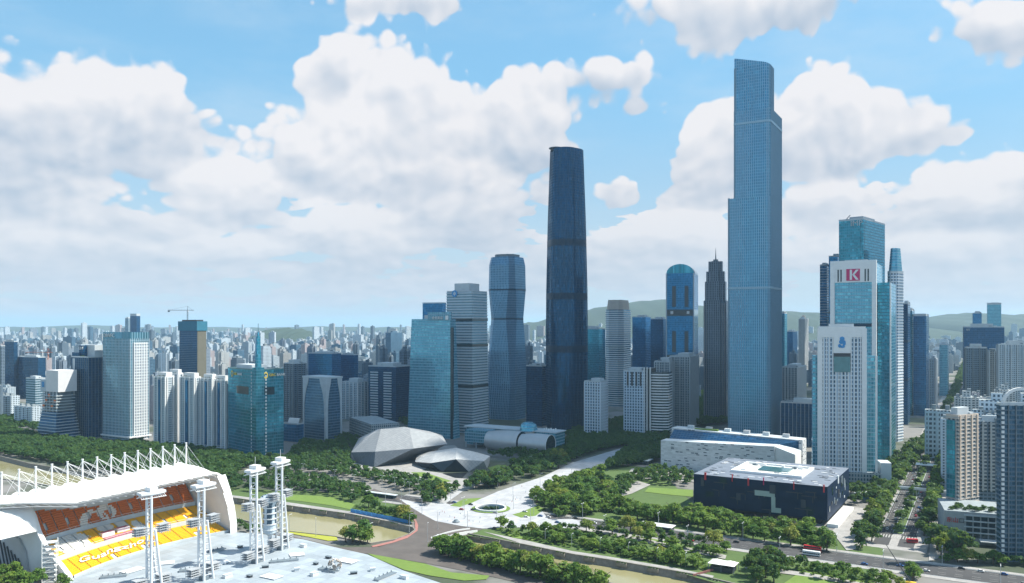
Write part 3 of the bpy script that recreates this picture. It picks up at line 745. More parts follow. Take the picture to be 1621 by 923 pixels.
g_ = MB(); g_.quad([(3, 19, 31), (126, 19, 33), (146, 38, 37.0), (3, 38, 41)], [(0, 0), (120, 0), (120, 20), (0, 20)]); g_.quad([(146, 38, 0), (146, 38, 37), (126, 19, 33), (126, 19, 0)], [(0, 0), (0, 37), (26, 33), (26, 0)]); g_.quad([(3, 19, 0), (3, 19, 31), (3, 38, 41), (3, 38, 0)])
g_.build('glass_cleft', FA['bluedark'], t)
wedge('gable_wing', 128, 149, 2, 36, 34, 27, [plain('white_stone', (.72, .72, .70), .7), M['pale']])
for k in range(6): MB().box(20 + k * 22, 50, 7, 5, 38, 45.5 - k * .6).build('roof_unit', M['galv'] if k % 2 else M['pale'], t)
MB().box(40, 46, 28, 4, 40.5, 42.9).build('roof_garden', M['lawn'], t)

# --- opera house: two faceted pebbles
def granite(nm, c): return facade(nm, c, tuple(x * .55 for x in c), 3.2, 3.2, .06, .06, 0, .6, .16, .0, 0, .6)
def facet(name, label, base, ridge, top, rear_top, mats, dark_idx=(), glassband=()):
    c = sum((Vector(p) for p in ridge), Vector()) / len(ridge); c.z = 0
    t = thing(name, label, 'concert hall', c)
    loc = lambda L: [Vector(p) - c for p in L]
    base, ridge, top = loc(base), loc(ridge), loc(top); n = len(ridge)
    def mesh_(nm, fs, mat):
        m_ = MB()
        for f_ in fs:
            nrm = (f_[1] - f_[0]).cross(f_[2] - f_[0]); ax = nrm.orthogonal().normalized(); ay = nrm.normalized().cross(ax)
            m_.quad(f_, [(p.dot(ax), p.dot(ay)) for p in f_])
        return m_.build(nm, mat, t)
    lo, gl, up = [], [], []
    for i in range(n):
        j = (i + 1) % n
        (gl if i in glassband else lo).extend([[base[i], base[j], ridge[j]], [base[i], ridge[j], ridge[i]]])
        up.append([ridge[i], ridge[j], top[j % len(top)]]); up.append([ridge[i], top[j % len(top)], top[i % len(top)]])
    ct = sum(top, Vector()) / len(top) + Vector((0, 0, 1.0))
    for i in range(len(top)): up.append([top[i], top[(i + 1) % len(top)], ct])
    mesh_('upper_shell', up, mats[0]); mesh_('lower_shell', lo, mats[1])
    if gl: mesh_('glazing', gl, mats[2])
    return t
gs = [granite('pale_granite', (.29, .295, .30)), granite('dark_granite', (.10, .11, .125)), plain('foyer_glass', (.02, .03, .045), .15, .1, .2)]
def Pz(px, py, D): p = AT(px, D); p.z = ZY(py, D); return p
facet('opera_house', 'large grey faceted boulder-shaped opera house', 
      [G(563, 733), G(592, 740), G(636, 732), G(668, 724), AT(692, 1062), AT(640, 1085), AT(580, 1060)],
      [Pz(556, 716, 985), Pz(594, 715, 957), Pz(655, 710, 962), Pz(708, 703, 1000), Vector((*AT(700, 1075)[:2], 20)), Vector((*AT(640, 1100)[:2], 20)), Vector((*AT(568, 1075)[:2], 16))],
      [Pz(578, 694, 1000), Pz(603, 679, 1005), Pz(648, 678, 1005), Pz(690, 688, 1020), Vector((*AT(680, 1045)[:2], 29)), Vector((*AT(640, 1060)[:2], 33)), Vector((*AT(598, 1045)[:2], 32))], None, gs)
facet('concert_hall', 'small white faceted boulder-shaped hall beside the larger grey one',
      [G(668, 740), G(700, 747), G(742, 747), G(771, 742), AT(775, 975), AT(725, 1000), AT(668, 985)],
      [Pz(657, 731, 955), Pz(682, 733, 925), Pz(722, 727, 915), Pz(766, 730, 928), Vector((*AT(776, 985)[:2], 7)), Vector((*AT(725, 1010)[:2], 8)), Vector((*AT(660, 990)[:2], 8))],
      [Pz(668, 723, 960), Pz(690, 717, 955), Pz(723, 711, 950), Pz(750, 716, 955), Vector((*AT(755, 975)[:2], 13)), Vector((*AT(722, 985)[:2], 17)), Vector((*AT(680, 980)[:2], 13))], None,
      [granite('white_granite', (.48, .48, .475)), gs[0], gs[2]], glassband=(0, 1))
tag(structure('reflecting_pool', MB().tri(P2([(700, 750), (745, 748), (800, 752), (770, 760), (720, 757)]), .35), plain('dark_pool', (.02, .025, .03), .1)), 'x', 'x')
po = bpy.data.objects['reflecting_pool']; del po['label'], po['category']

# --- children's palace: slab, drum and silver barrels
Xc = AT(880, 1064); c, rz, w, d = px_box(739, 880, 894, 1064); h = 26.0
t = thing('activity_centre', 'long glazed block with flat pale roof, glass drum and silver barrel halls', 'building', c, rz)
MB().box(0, 0, w, d, 0, h - 2, 0, 1).build('slab', [FA['tealpale'], M['pale']], t)
MB().box(-1, -.5, w + 5, d + 4, h - 2, h - .6, bottom=True).build('flat_roof', M['pale'], t)
dr = MB(); zz = [0, 8, 20, 22, 25, 30, 33.5, 35.5]; rr = [9.5, 10.5, 11, 12, 12, 11.2, 9.8, 6]
dr.grid([[(26 + r_ * math.cos(2 * math.pi * i / 28), -8 + r_ * math.sin(2 * math.pi * i / 28), z) for i in range(28)] for z, r_ in zip(zz, rr)], 0, True, lambda i, j: (j * 2.4, zz[i])); dr.quad([(26 + 6 * math.cos(2 * math.pi * i / 28), -8 + 6 * math.sin(2 * math.pi * i / 28), 35.5) for i in range(28)])
dr.build('glass_drum', FA['tealpale'], t, smooth=False)
b = MB(); b.ring(ngon(12, 28, 0, 26, -8), .4, 21.5, 23.5); b.build('drum_belt', M['brick'], t)
def barrel(nm, x0, x1, yc, r0, r1, zc, mat, cap=None):
    m_ = MB(); rows = []
    for k in range(9):
        f_ = k / 8; x = x0 + (x1 - x0) * f_; bul = math.sin(f_ * math.pi) * 1.2; r_ = r0 + (r1 - r0) * f_ + bul
        rows.append([(x, yc + r_ * 1.1 * math.cos(2 * math.pi * i / 28), max(.2, zc + r_ * math.sin(2 * math.pi * i / 28))) for i in range(28)])
    m_.grid(rows[::-1], 0, True); m_.quad(rows[0][::-1], None, 1); m_.quad(rows[-1], None, 1)
    return m_.build(nm, [mat, cap or M['glass']], t, smooth=False)
M['silver'] = plain('silver_cladding', (.50, .51, .52), .42, .45, .06, .1)
o = barrel('silver_barrel', -w / 2 + 50, -w / 2 + 100, -d / 2 - 22, 12, 14, 12, M['silver']); 
for f_ in o.data.polygons: f_.use_smooth = len(f_.vertices) == 4
o = barrel('silver_barrel', -w / 2 + 102, -w / 2 + 143, -d / 2 - 24, 11.5, 13, 12, M['silver'])
for f_ in o.data.polygons: f_.use_smooth = len(f_.vertices) == 4
rim = MB(); R_ = 13
for i in range(28):
    p = lambda k: (-w / 2 + 143.4, -d / 2 - 24 + R_ * 1.1 * math.cos(2 * math.pi * k / 28), max(.4, 12 + R_ * math.sin(2 * math.pi * k / 28)))
    rim.bar(p(i), p(i + 1), .5)
rim.build('barrel_rim', M['white'], t)
MB().box(-w / 2 + 32, -d / 2 - 16, 34, 24, 8, 24, bottom=True).build('teal_hall', FA['tealpale'], t)
for x in (16, 32, 48):
    for y in (-26, -6): MB().box(-w / 2 + x, -d / 2 + y, 1, 1, 0, 8.1).build('column', M['pale'], t)
for k in range(6): MB().box(w / 2 - 8 - k * 3.4, 2, 1.4, 1.4, h - .6, h + 2.4 - (k % 2)).build('roof_unit', M['white'], t)
t, *_ = office('exhibition_hall', 'long low white hall with a sloped roof behind the opera house', 553, 588, 632, 1120, 672, FA['office'], th=62, cat='building', parapet=0, units=0)

# ------------------------------------------------------------------ the other towers
def south_text(t, w, d, z, txt, size, mat, x=0.0, face='s', out=.5):
    if face == 's': return text_part(txt, size, mat, t, (x, -d / 2 - out, z), (R(90), 0, 0))
    return text_part(txt, size, mat, t, (w / 2 + out, x, z), (R(90), 0, R(90)))
# white gridded tower on the left, green-grey south face
t, w, d, h = office('office_tower', 'pale green glass office tower with a white window grid on its sunny side', 163, 206, 236, 1163, 536, FA['greengrid'], parapet=9, pmat=FA['greengrid'], podium=None, units=2, fin=(3.2, .25, .3, M['white_steel']))
MB().box(w / 2 + .2, 2, 1.2, d - 8, 0, h - 6, 0).build('white_grid_front', FA['whitegrid'], t)
g = MB()
for k in range(int((d - 8) / 4) + 1): y = -d / 2 + 6 + k * 4.0; g.box(w / 2 + .6, y, 1.4, 1.3, 0, h - 5.5)
for k in range(int(h / 4.2)): g.box(w / 2 + .58, 2, 1.1, d - 8.4, k * 4.2 - .5, k * 4.2 + .9, bottom=True)
g.build('white_grid', M['white'], t, kind='stuff')
south_text(t, w, d, h + 4, 'DIWFC', 8, M['white'], -w / 2 + 15)
cn = MB(); cn.box(0, 0, w + 5, d + 5, 4, 6, bottom=True); cn.build('entrance_canopy', M['white'], t)
# tower with roof terraces
t, w, d, h = office('office_tower', 'dark blue glass tower with planted roof terraces and a concrete penthouse', 113, 140, 166, 1190, 566, FA['bluedark'], units=0, fin=(4.5, .4, .4, M['grey']))
MB().box(-w * .28, -d * .28, w * .4, d * .4, h, h + 7).build('corner_turret', FA['bluedark'], t)
MB().box(6, 6, w * .6, d * .6, h, h + 18).build('penthouse', M['pale'], t)
MB().box(-w * .1, -d * .2, w * .24, d * .25, h, h + 17).build('sign_box', FA['bluedark'], t)
south_text(t, w * .24, d * .65, h + 13, 'LBN', 6, M['white'], -w * .1)
for k in range(7): shrub(t, -w * .4 + k * 4, -d / 2 + 2.5 + (k % 2), h, 1.8 + (k % 3) * .5)
g = MB(); g.box(-w / 2 + 6, -d / 2 + .2, 6, .8, h - 55, h - 2); g.build('concrete_panel', M['pale'], t)
# building under construction with wide terraces
c = G(92, 694); t = thing('unfinished_building', 'unfinished stepped tower with bare floor slabs and a white netted top', 'building', c, -TH)
sl = MB(); zf = 0; k = 0
while zf < 66:
    s_ = 52 - zf * .32 if zf < 40 else 38; sl.box(0, 0, s_, s_ * .75, zf, zf + .9, bottom=True); zf += 4.2
sl.build('floor_slabs', M['pale'], t, kind='stuff')
MB().prism(rect(0, 0, 48, 36), 0, 40, 0, poly1=rect(0, 0, 36, 27)).build('glazed_terraces', FA['bluedark'], t)
MB().box(0, 0, 31, 22, 40, 70).build('core', M['grey'], t)
for x in (-17, -8, 0, 8, 17): MB().box(x, -12, 1, 1, 40, 69).build('column', M['pale'], t)
for k in range(5): MB().box(-14 + k * 7, -13.4, 5, .3, 46 + (k % 3) * 8, 50 + (k % 3) * 8).build('orange_net', M['orange'], t)
MB().box(5, 2, 30, 28, 69, 100).build('safety_screen', plain('white_netting', (.66, .66, .68), .8, 0, .05), t)
MB().box(-17, 0, 13, 24, 69, 86).build('safety_screen', plain('grey_netting', (.45, .52, .58), .8, 0, .05), t)
MB().box(-17, -12.3, 6, .5, 75, 83).build('blue_sign', M['signblue'], t)
# green glass twin-faced bank tower with a spire
t, w, d, h = office('bank_tower', 'green glass tower with a tall corner spire and yellow bank signs', 361, 406, 449, 1028, 586, FA['teal'], th=45, units=2, parapet=1.0, pmat=M['teal'])
for face in ('s', 'e'):
    L = w if face == 's' else d; m_ = MB()
    for k in range(1):
        if face == 's': m_.box(2, -d / 2 + .1, L * .42, .6, h - 32, h - 22, bottom=True)
        else: m_.box(w / 2 - .1, -2, .6, L * .42, h - 32, h - 22, bottom=True)
    m_.build('dark_opening', M['glass'], t)
    south_text(t, w, d, h - 7, 'GRC', 4.6, M['gold'], -L * .22 if face == 's' else L * .08, face); south_text(t, w, d, h - 7, 'BANK', 4.6, M['white'], -L * .22 + 12 if face == 's' else L * .08 + 12, face)
    mm = MB(); cx_ = -L * .22 - 9.5 if face == 's' else L * .08 - 9.5
    for i in range(16):
        a0, a1 = 2 * math.pi * i / 16, 2 * math.pi * (i + 1) / 16
        q = [(cx_ + r_ * math.cos(a), h - 7 + 1.35 * r_ * math.sin(a)) for r_, a in ((2.0, a0), (3.1, a0), (3.1, a1), (2.0, a1))]
        mm.quad([(x, -d / 2 - .5, z) if face == 's' else (w / 2 + .5, x, z) for x, z in q])
    mm.build('emblem', M['gold'], t)
sp = MB(); hs = ZY(512, 1028) - h
sp.prism(rect(w / 2 - 5, -d / 2 + 5, 11, 11), 0, h + 3); sp.prism(rect(w / 2 - 5, -d / 2 + 5, 6, 6), h + 3, h + hs * .72, poly1=rect(w / 2 - 5, -d / 2 + 5, 3.6, 3.6)); sp.prism(rect(w / 2 - 5, -d / 2 + 5, 2.4, 2.4), h + hs * .72, h + hs * .82, poly1=rect(w / 2 - 5, -d / 2 + 5, 1, 1))
sp.bar((w / 2 - 5, -d / 2 + 5, h + hs * .82), (w / 2 - 5, -d / 2 + 5, h + hs), .35, 5); sp.build('spire', FA['teal'], t)
lad = MB()
for k in range(int(h / 4.5)): lad.box(w / 2 - 13, -d / 2 - .1, 2, .5, k * 4.5, k * 4.5 + 2.6); lad.box(w / 2 + .1, -d / 2 + 13, .5, 2, k * 4.5, k * 4.5 + 2.6)
lad.build('ladder_windows', M['pale'], t, kind='stuff')
# arch-fronted tower
t, w, d, h = office('office_tower', 'pale stone office tower with a curved arch cut through each glass face', 480, 516, 541, 1170, 600, FA['arch'], th=38, units=0, parapet=0)
for face in ('s', 'e'):
    L = w if face == 's' else d
    def fp(x, z, o=.9): return (x, -d / 2 - o, z) if face == 's' else (w / 2 + o, x, z)
    lo = 4.0
    for sgn in (-1, 1):
        pr = None; A = MB()
        for k in range(13):
            z = h * k / 12; tt = max(0, (k / 12 - .35) / .6); wd = 3.0 + min(1, tt) ** 3 * L * .20
            cu = (sgn * L / 2, sgn * (L / 2 - wd), z)
            if pr:
                for o in (.9,):
                    q = [fp(pr[0], pr[2]), fp(pr[1], pr[2]), fp(cu[1], cu[2]), fp(cu[0], cu[2])]; A.quad(q if sgn < 0 else q[::-1])
                    A.quad([fp(pr[1], pr[2]), fp(pr[1], pr[2], -.2), fp(cu[1], cu[2], -.2), fp(cu[1], cu[2])])
            pr = cu
        A.build('arch_frame', M['pale'], t)
MB().box(0, 0, w + 2.2, d + 2.2, h, h + 2.6, bottom=True).build('roof_slab', M['pale'], t)
MB().box(w / 2, -d / 2, 3.2, 3.2, 0, h).build('corner_pier', M['pale'], t)
# glass tower with leaning crown and Chinese sign
t, w, d, h = office('office_tower', 'teal glass tower with a leaning top edge and white rooftop lettering', 645, 718, 728, 1180, 505, FA['tealpale'], th=24, taper=.84, units=2, parapet=0)
sc = MB(); Q = rect(3, -d / 2 * .9 + .8, w * .45, 1.2); sc.box(w * .20, -d * .45, w * .5, 2.4, h - 1, h + 10); sc.build('crown_screen', FA['greengrid'], t)
text_part('合景泰富', 4.6, M['white'], t, (w * .16, -d * .45 - 2.0, h + 1.5), (R(90), 0, 0)); MB().box(w * .36, -d * .45 - 1.4, 4.5, .6, h - 1, h + 5).build('logo_panel', M['white'], t)
MB().box(w / 2 - 3, -d / 2 + 1, 4, 3, 0, h * .93).build('dark_slot', M['glass'], t)
# pale banded tower behind it
t, w, d, h = office('office_tower', 'pale silver tower with close horizontal bands and a round blue emblem', 705, 748, 773, 1240, 461, FA['strip'], units=0, parapet=1.2, bands=(4.2, .7, 1.5, M['pale']), taper=.93)
MB().box(0, 0, w * .55, d * .62, h, h + 13).build('crown_block', M['pale'], t)
mm = MB(); mm.prism(ngon(5.2, 24), 0, .8); o = mm.build('emblem', M['signblue'], t, (-w * .16, -d * .465 - .9, h - 3)); o.rotation_euler = (R(90), 0, 0)
mm = MB(); mm.box(0, 0, 1.2, 6, .8, 1.0); mm.box(-2, 0, .9, 3, .8, 1.0); mm.box(2, 0, .9, 3, .8, 1.0); o = mm.build('emblem_mark', M['white'], t, (-w * .16, -d * .465 - .9, h - 3)); o.rotation_euler = (R(90), 0, 0)
for q in (.33, .62, .8):
    b = MB(); f_ = 1 - .07 * q; b.ring([(x * f_, y * f_) for x, y in rect(0, 0, w, d)], .9, h * q - 2, h * q + 2); b.build('refuge_floor', M['glass'], t)
t, w, d, h = office('glass_slab', 'plain blue glass slab showing behind the leaning teal tower', 669, 700, 706, 1420, 480, FA['blue'], th=20, units=0)
# faceted twisting tower
D = 1450; c = AT(803, D); t = thing('skyscraper', 'grey faceted eight-sided tower twisting between waist and shoulders', 'skyscraper', c, R(-30))
H = ZY(408, D); mb = MB(); lev = [0, .20, .42, .62, .80, .95, 1.0]; hw = [27, 27.5, 27.2, 26, 27.4, 26.4, 24]; ch = [9, 5, 9, 14, 9, 8, 8]; u0 = 0
rings = []
for f_, a_, c_ in zip(lev, hw, ch): rings.append([(x, y, H * f_) for x, y in chamfer(2 * a_, 2 * a_, c_)])
mb.grid(rings, 0, True, lambda i, j: (j * 26, H * lev[i])); mb.quad(rings[-1], None, 1); mb.build('shaft', [FA['twist'], M['roofgrey']], t)
MB().prism(chamfer(38, 38, 8), H, H + 5, 0).build('crown_block', M['grey'], t)
for q in (.62, .80): b = MB(); i = lev.index(q); b.ring([p[:2] for p in rings[i]], .15, H * q - 2, H * q + .5); b.build('mechanical_band', M['navy'], t)
# rounded-top glass tower
D = 1500; c, rz, w, d = px_box(1055, 1098, 1112, D, 18); H = ZY(432, D); t = thing('skyscraper', 'blue glass tower with a barrel-vaulted top and pale openings in its refuge floors', 'skyscraper', c, rz)
MB().box(0, 0, w, d, 0, H).build('shaft', FA['blue'], t)
rows = []; NV = 12
for i in range(NV + 1):
    a = math.pi * i / NV; rows.append([(-w / 2 * math.cos(a), y, H + 17 * math.sin(a)) for y in (-d / 2, d / 2)])
vm = MB(); vm.grid(rows); vm.quad([r_[0] for r_ in rows][::-1]); vm.quad([r_[1] for r_ in rows]); vm.build('vaulted_roof', FA['teal'], t)
for zq in (.40, .72):
    MB().box(0, -.2, w + .3, d, H * zq - 6, H * zq + 6, bottom=True).build('refuge_floor', M['glass'], t)
    for x in (-w * .3, w * .3): MB().box(x, -d / 2 - .3, 5, .6, H * zq - 2.5, H * zq + 3).build('pale_opening', M['white'], t)  # plain white panels on the dark refuge floor
for x in (-w * .22, w * .24):
    for z0 in (.44, .76): MB().box(x, -d / 2 - .05, 7, .5, H * z0, H * (z0 + .15)).build('dark_strip', M['glass'], t)
MB().box(w / 2, -d / 2, 2, 2, 0, H).build('corner_pier', M['pale'], t); MB().box(-w / 2, -d / 2, 2, 2, 0, H).build('corner_pier', M['pale'], t)
# art-deco tower with spire
D = 1400; c = AT(1133, D); t = thing('skyscraper', 'grey stone setback tower with stepped crown and thin spire', 'skyscraper', c, R(-22)); zt = lambda y: ZY(y, D)
mb = MB(); s0 = 33
for i, (sz, ya, yb) in enumerate(((33, 700, 478), (29, 478, 448), (25, 448, 432), (18, 432, 416))):
    mb.prism(rect(0, 0, sz, sz), 0 if i == 0 else zt(ya), zt(yb)); mb.prism(rect(0, 0, sz * .62, sz + 5), 0 if i == 0 else zt(ya), zt(yb) + 2); mb.prism(rect(0, 0, sz + 5, sz * .62), 0 if i == 0 else zt(ya), zt(yb) + 2)
mb.build('shaft', FA['deco'], t)
MB().prism(rect(0, 0, 15, 15), zt(432), zt(426)).build('crown', M['glass'], t); MB().prism(rect(0, 0, 7.5, 7.5), zt(418), zt(411)).build('lantern', M['grey'], t)
sp = MB(); sp.bar((0, 0, zt(412)), (0, 0, zt(392)), 1.2, 6, 0, .15); sp.build('spire', M['grey'], t)
f_ = MB(); fins(f_, rect(0, 0, 33.2, 33.2), 0, zt(480), 3.2, .6, .6); f_.build('stone_ribs', plain('deco_rib', (.30, .29, .30), .7), t, kind='stuff')
# cream banded tower under hills
t, w, d, h = office('office_tower', 'cream tower with white bands and a shrouded beige crown', 957, 985, 1000, 1650, 490, FA['strip'], th=25, units=0, parapet=0, cham=9, bands=(4.4, .9, 1.8, M['white']))
MB().prism(chamfer(w * .9, d * .9, 6), h, h + 20, 0, poly1=chamfer(w * .8, d * .8, 5)).build('crown', M['brick'], t)
# ordinary towers: name, label, xl, xc, xr, depth, top row, facade, turn, options
LST = [
 ('apartment_tower', 'dark navy slab tower at the far left beside the white blocks', 7, 22, 28, 1850, 541, 'bluedark', 30, {}),
 ('apartment_tower', 'low dark unfinished block below the orange crane', 27, 60, 72, 1820, 566, 'bluedark', 30, {}),
 ('apartment_tower', 'dim grey slab cut by the left picture edge', -30, 2, 8, 1700, 548, 'resid', 30, {}),
 ('office_block', 'small white office block with dark window strip left of the unfinished tower', 41, 56, 72, 1420, 600, 'strip', 30, {}),
 ('apartment_tower', 'slim grey tower behind the bank tower on its right', 450, 464, 484, 1250, 576, 'resid', 40, dict(fin=(7, 1, 1.2, M['grey']))),
 ('apartment_tower', 'white apartment slab right of the arch tower', 541, 566, 582, 1420, 606, 'resi', 30, dict(fin=(8, 1.2, 1.5, M['white']))),
 ('office_tower', 'charcoal tower with white louvre panels left of the leaning teal tower', 583, 627, 652, 1390, 581, 'bluedark', 30, {}),
 ('office_block', 'wide blue glass block behind the arch tower', 488, 525, 540, 1700, 560, 'blue', 30, {}),
 ('office_block', 'sloping blue glass block with sky reflections behind white apartments', 537, 560, 567, 1750, 562, 'blue', 30, {}),
 ('glass_tower', 'dark blue low tower tucked left of the tall dark skyscraper', 833, 858, 870, 1330, 580, 'bluedark', 30, {}),
 ('glass_tower', 'teal glass tower standing right behind the tall dark skyscraper', 922, 948, 958, 1800, 521, 'teal', 30, {}),
 ('hotel_block', 'white hotel block with square windows next to the dark skyscraper', 925, 951, 962, 1180, 605, 'whitegrid', 30, dict(fin=(4, .5, .7, M['white']))),
 ('glass_tower', 'slim blue glass tower with bright vertical strips, left of the vaulted tower', 1001, 1022, 1030, 1900, 502, 'blue', 30, {}),
 ('glass_tower', 'dark blue glass tower hard left of the vaulted tower', 1030, 1050, 1057, 1850, 505, 'bluedark', 30, {}),
 ('office_block', 'beige stone office block with window columns below the vaulted tower', 1060, 1092, 1106, 1290, 565, 'office', 24, dict(fin=(4, .7, .8, M['pale']))),
 ('office_block', 'lower beige stone wing joined on the left of the window-column block', 1036, 1060, 1070, 1275, 573, 'office', 24, dict(fin=(4, .7, .8, M['pale']))),
 ('glass_tower', 'thin teal tower just right of the tallest skyscraper', 1236, 1242, 1246, 1900, 496, 'teal', 30, {}),
 ('office_tower', 'distant brown tower with a rounded cap in front of the hills', 1264, 1274, 1280, 2500, 505, 'resib', 30, {}),
 ('glass_block', 'squat blue glass block at the foot of the hills', 1245, 1255, 1262, 2300, 525, 'blue', 30, {}),
 ('office_block', 'grey block with white piers right of the tallest skyscraper', 1238, 1262, 1276, 1400, 582, 'office', 30, dict(fin=(5, .8, 1, M['white']))),
 ('office_tower', 'navy striped tower with an angled top left of the magenta-sign tower', 1298, 1309, 1318, 1250, 420, 'bluedark', 30, dict(bands=(4.2, .3, .8, M['galv']))),
 ('office_tower', 'narrow blue tower peeking left of the magenta-sign tower', 1312, 1326, 1334, 1220, 406, 'blue', 30, {}),
 ('office_tower', 'thin dark tower with balconies behind the white rounded tower', 1428, 1437, 1441, 1350, 481, 'bluedark', 30, {}),
 ('office_tower', 'dark blue glass office tower with a flat screen top along the boulevard', 1446, 1466, 1472, 1480, 500, 'blue', 30, dict(parapet=4)),
 ('glass_tower', 'teal tower between dark slabs on the boulevard', 1437, 1444, 1448, 1500, 492, 'teal', 30, {}),
 ('glass_block', 'blue glass block beyond the boulevard trees', 1487, 1500, 1508, 1900, 546, 'tealpale', 30, {}),
 ('apartment_tower', 'white apartment tower group beside the far boulevard', 1471, 1480, 1490, 1560, 570, 'resi', 30, dict(fin=(9, 1, 2, M['white']))),
 ('office_tower', 'pale blue flat-topped tower rising alone above the right skyline', 1563, 1585, 1588, 2300, 482, 'tealpale', 20, dict(parapet=5)),
 ('office_tower', 'smaller blue tower left of the lone flat-topped one', 1540, 1554, 1557, 2250, 496, 'blue', 20, {}),
 ('hotel_tower', 'black slab hotel behind pale apartments on the right', 1526, 1590, 1592, 1500, 518, 'bluedark', 12, {}),
 ('apartment_tower', 'grey apartment tower with stepped roof in front of the black slab', 1529, 1562, 1566, 1320, 551, 'resid', 14, dict(fin=(8, 1, 1.5, M['grey']))),
 ('apartment_tower', 'brown apartment tower in the middle of the right-hand group', 1566, 1582, 1584, 1300, 556, 'resib', 10, dict(fin=(7, 1, 1.5, M['pale']))),
 ('apartment_tower', 'wide pale apartment tower with grid balconies at the right edge', 1581, 1640, 1644, 1280, 546, 'resi', 8, dict(fin=(8, 1.4, 1.5, M['pale']), bands=(3.1, .8, .5, M['pale']))),
 ('office_block', 'distant dark twin towers standing above the left skyline', 206, 216, 222, 2900, 500, 'bluedark', 30, dict(parapet=8)),
 ('office_block', 'distant pale twin tower joined to the dark one on the left skyline', 198, 203, 207, 2950, 504, 'strip', 30, {}),
]
for (nm, lb, xl, xc, xr, D, yt, fm, th, kw) in LST:
    t, w, d, h = office(nm, lb, xl, xc, xr, D, yt, FA[fm], th=th, **kw)
    if 'louvre' in lb:
        m_ = MB()
        for k in range(int(h / 4.5) - 2):
            for x in (-w * .28, w * .2): m_.box(x, -d / 2 - .3, w * .28, .8, 6 + k * 4.5, 8.2 + k * 4.5, bottom=True)
        m_.build('louvres', M['pale'], t, kind='stuff')
    if 'angled top' in lb: MB().prism(rect(0, 0, w, d), h, h + .2, poly1=rect(0, 0, w, d)).build('cap', M['dark'], t)
    if 'rounded cap' in lb: MB().prism(ngon(w * .45, 12), h, h + 12, poly1=ngon(w * .2, 12)).build('cap', M['brick'], t)
    if 'black slab hotel' in lb: south_text(t, w, d, h - 5, 'W', 7, M['galv'], -w * .4)
# striped hotel pair with curved wing
t, w, d, h = office('hotel_block', 'white and black striped block with vertical dark slots and curved balconies', 987, 1021, 1030, 1190, 588, FA['whitegrid'], th=24, units=2)
MB().box(w / 2 + 3, 4, 8, d, 0, h + 4).build('dark_core', M['dark'], t)
for x in (w / 2 - 1.2, w / 2 + 3, w / 2 + 7.6): MB().box(x, -d / 2 + 1, 1.4, 3, 0, h + 6).build('white_pier', M['white'], t)
for x in (-w * .3, -w * .1, w * .1, w * .3): MB().box(x, -d / 2 - .1, 2.6, .6, h * .78, h - 1).build('dark_slot', M['dark'], t)
cb = MB()
for k in range(int(h / 4)):
    P = [(w / 2 + 8, -d / 2 + 4), (w / 2 + 16, -d / 2 + 3), (w / 2 + 24, -d / 2 + 4.5), (w / 2 + 33, -d / 2 + 9), (w / 2 + 33, d / 2), (w / 2 + 8, d / 2)]; cb.prism(P, k * 4 + .2, k * 4 + 1.9, bottom=True)
cb.build('balcony_bands', M['white'], t, kind='stuff')
MB().prism([(w / 2 + 8.4, -d / 2 + 5), (w / 2 + 24, -d / 2 + 5.4), (w / 2 + 32, -d / 2 + 10), (w / 2 + 32, d / 2 - .5), (w / 2 + 8.4, d / 2 - .5)], 0, h - 1).build('curved_wing', M['glass'], t)
# white apartment complex on the left
for i, (xl, xc, xr, yt, lb) in enumerate(((245, 262, 276, 597, 'white apartment tower with bay windows next to the gridded tower'), (286, 308, 318, 598, 'white apartment tower with framed glass bays, second in its row'),
        (318, 336, 345, 600, 'white apartment tower with rounded roof terrace, third in its row'), (338, 357, 364, 602, 'white apartment tower adjoining the green bank tower'), (264, 282, 290, 592, 'recessed grey-white apartment tower behind the row of bays'))):
    t, w, d, h = office('apartment_tower', lb, xl, xc, xr, 1103 + (30 if i == 4 else i * -4), yt, FA['resi'], group='white riverside apartments', units=0, bands=(3.1, .4, .22, M['white']), parapet=1.4, pmat=M['white'])
    for x in (-w / 2, -w / 6, w / 6, w / 2): MB().box(x, -d / 2 - .5, 1.6, 1.8, 0, h).build('white_pier', M['white'], t)
    MB().box(-w / 12, -d / 2 - .4, w / 4, 1.4, 4, h - 4).build('glass_bay', FA['blue'], t)
    for y in (-d / 3, d / 3): MB().box(w / 2 + .4, y, 1.6, 1.6, 0, h).build('white_pier', M['white'], t)
    MB().box(0, 1, w * .75, d * .7, h, h + 6).build('roof_screen', M['white'], t)
    for k in range(4): shrub(t, -w * .35 + k * 4, -d / 2 + 2.6, h, 2.0 + .4 * (k % 2))
# low glass pavilion with vaulted roof
t, w, d, h = office('low_block', 'low glass block with white vaulted roof left of the arch tower', 449, 470, 481, 1150, 672, FA['blue'], units=0)
rows = [[(x, -d * .3 + d * .6 * k / 10, h + 8 * math.sin(math.pi * k / 10)) for x in (-w * .3, w * .5)] for k in range(11)]; vm = MB(); vm.grid(rows); vm.build('vaulted_roof', M['white'], t)
# cluster on the right: glass tower with lettering, magenta sign tower, white emblem tower
t, w, d, h = office('skyscraper', 'tall teal glass tower with rooftop letters and a dark notched corner', 1328, 1367, 1415, 1130, 347, FA['teal'], th=42, units=4, parapet=2)
south_text(t, w, d, h - 5, 'IMP', 11, M['galv'], w * .22)
MB().prism([(w / 2 - 4, -d / 2 - .3), (w / 2 + .3, -d / 2 + 5), (w / 2 - 4, -d / 2 + 5)], 0, h - 3).build('dark_notch', M['glass'], t)
cr = MB(); cr.bar((-w / 2 + 6, -d / 2 + 5, h), (-w / 2 + 14, -d / 2 + 5, h + 8), .6); cr.build('roof_crane', M['grey'], t)
t, w, d, h = office('office_tower', 'white rounded tower with punched windows wrapping behind the lettered teal tower', 1402, 1418, 1433, 1150, 430, FA['whitegrid'], th=50, cham=6, units=0, bands=(4.2, .35, 1.4, M['white']))
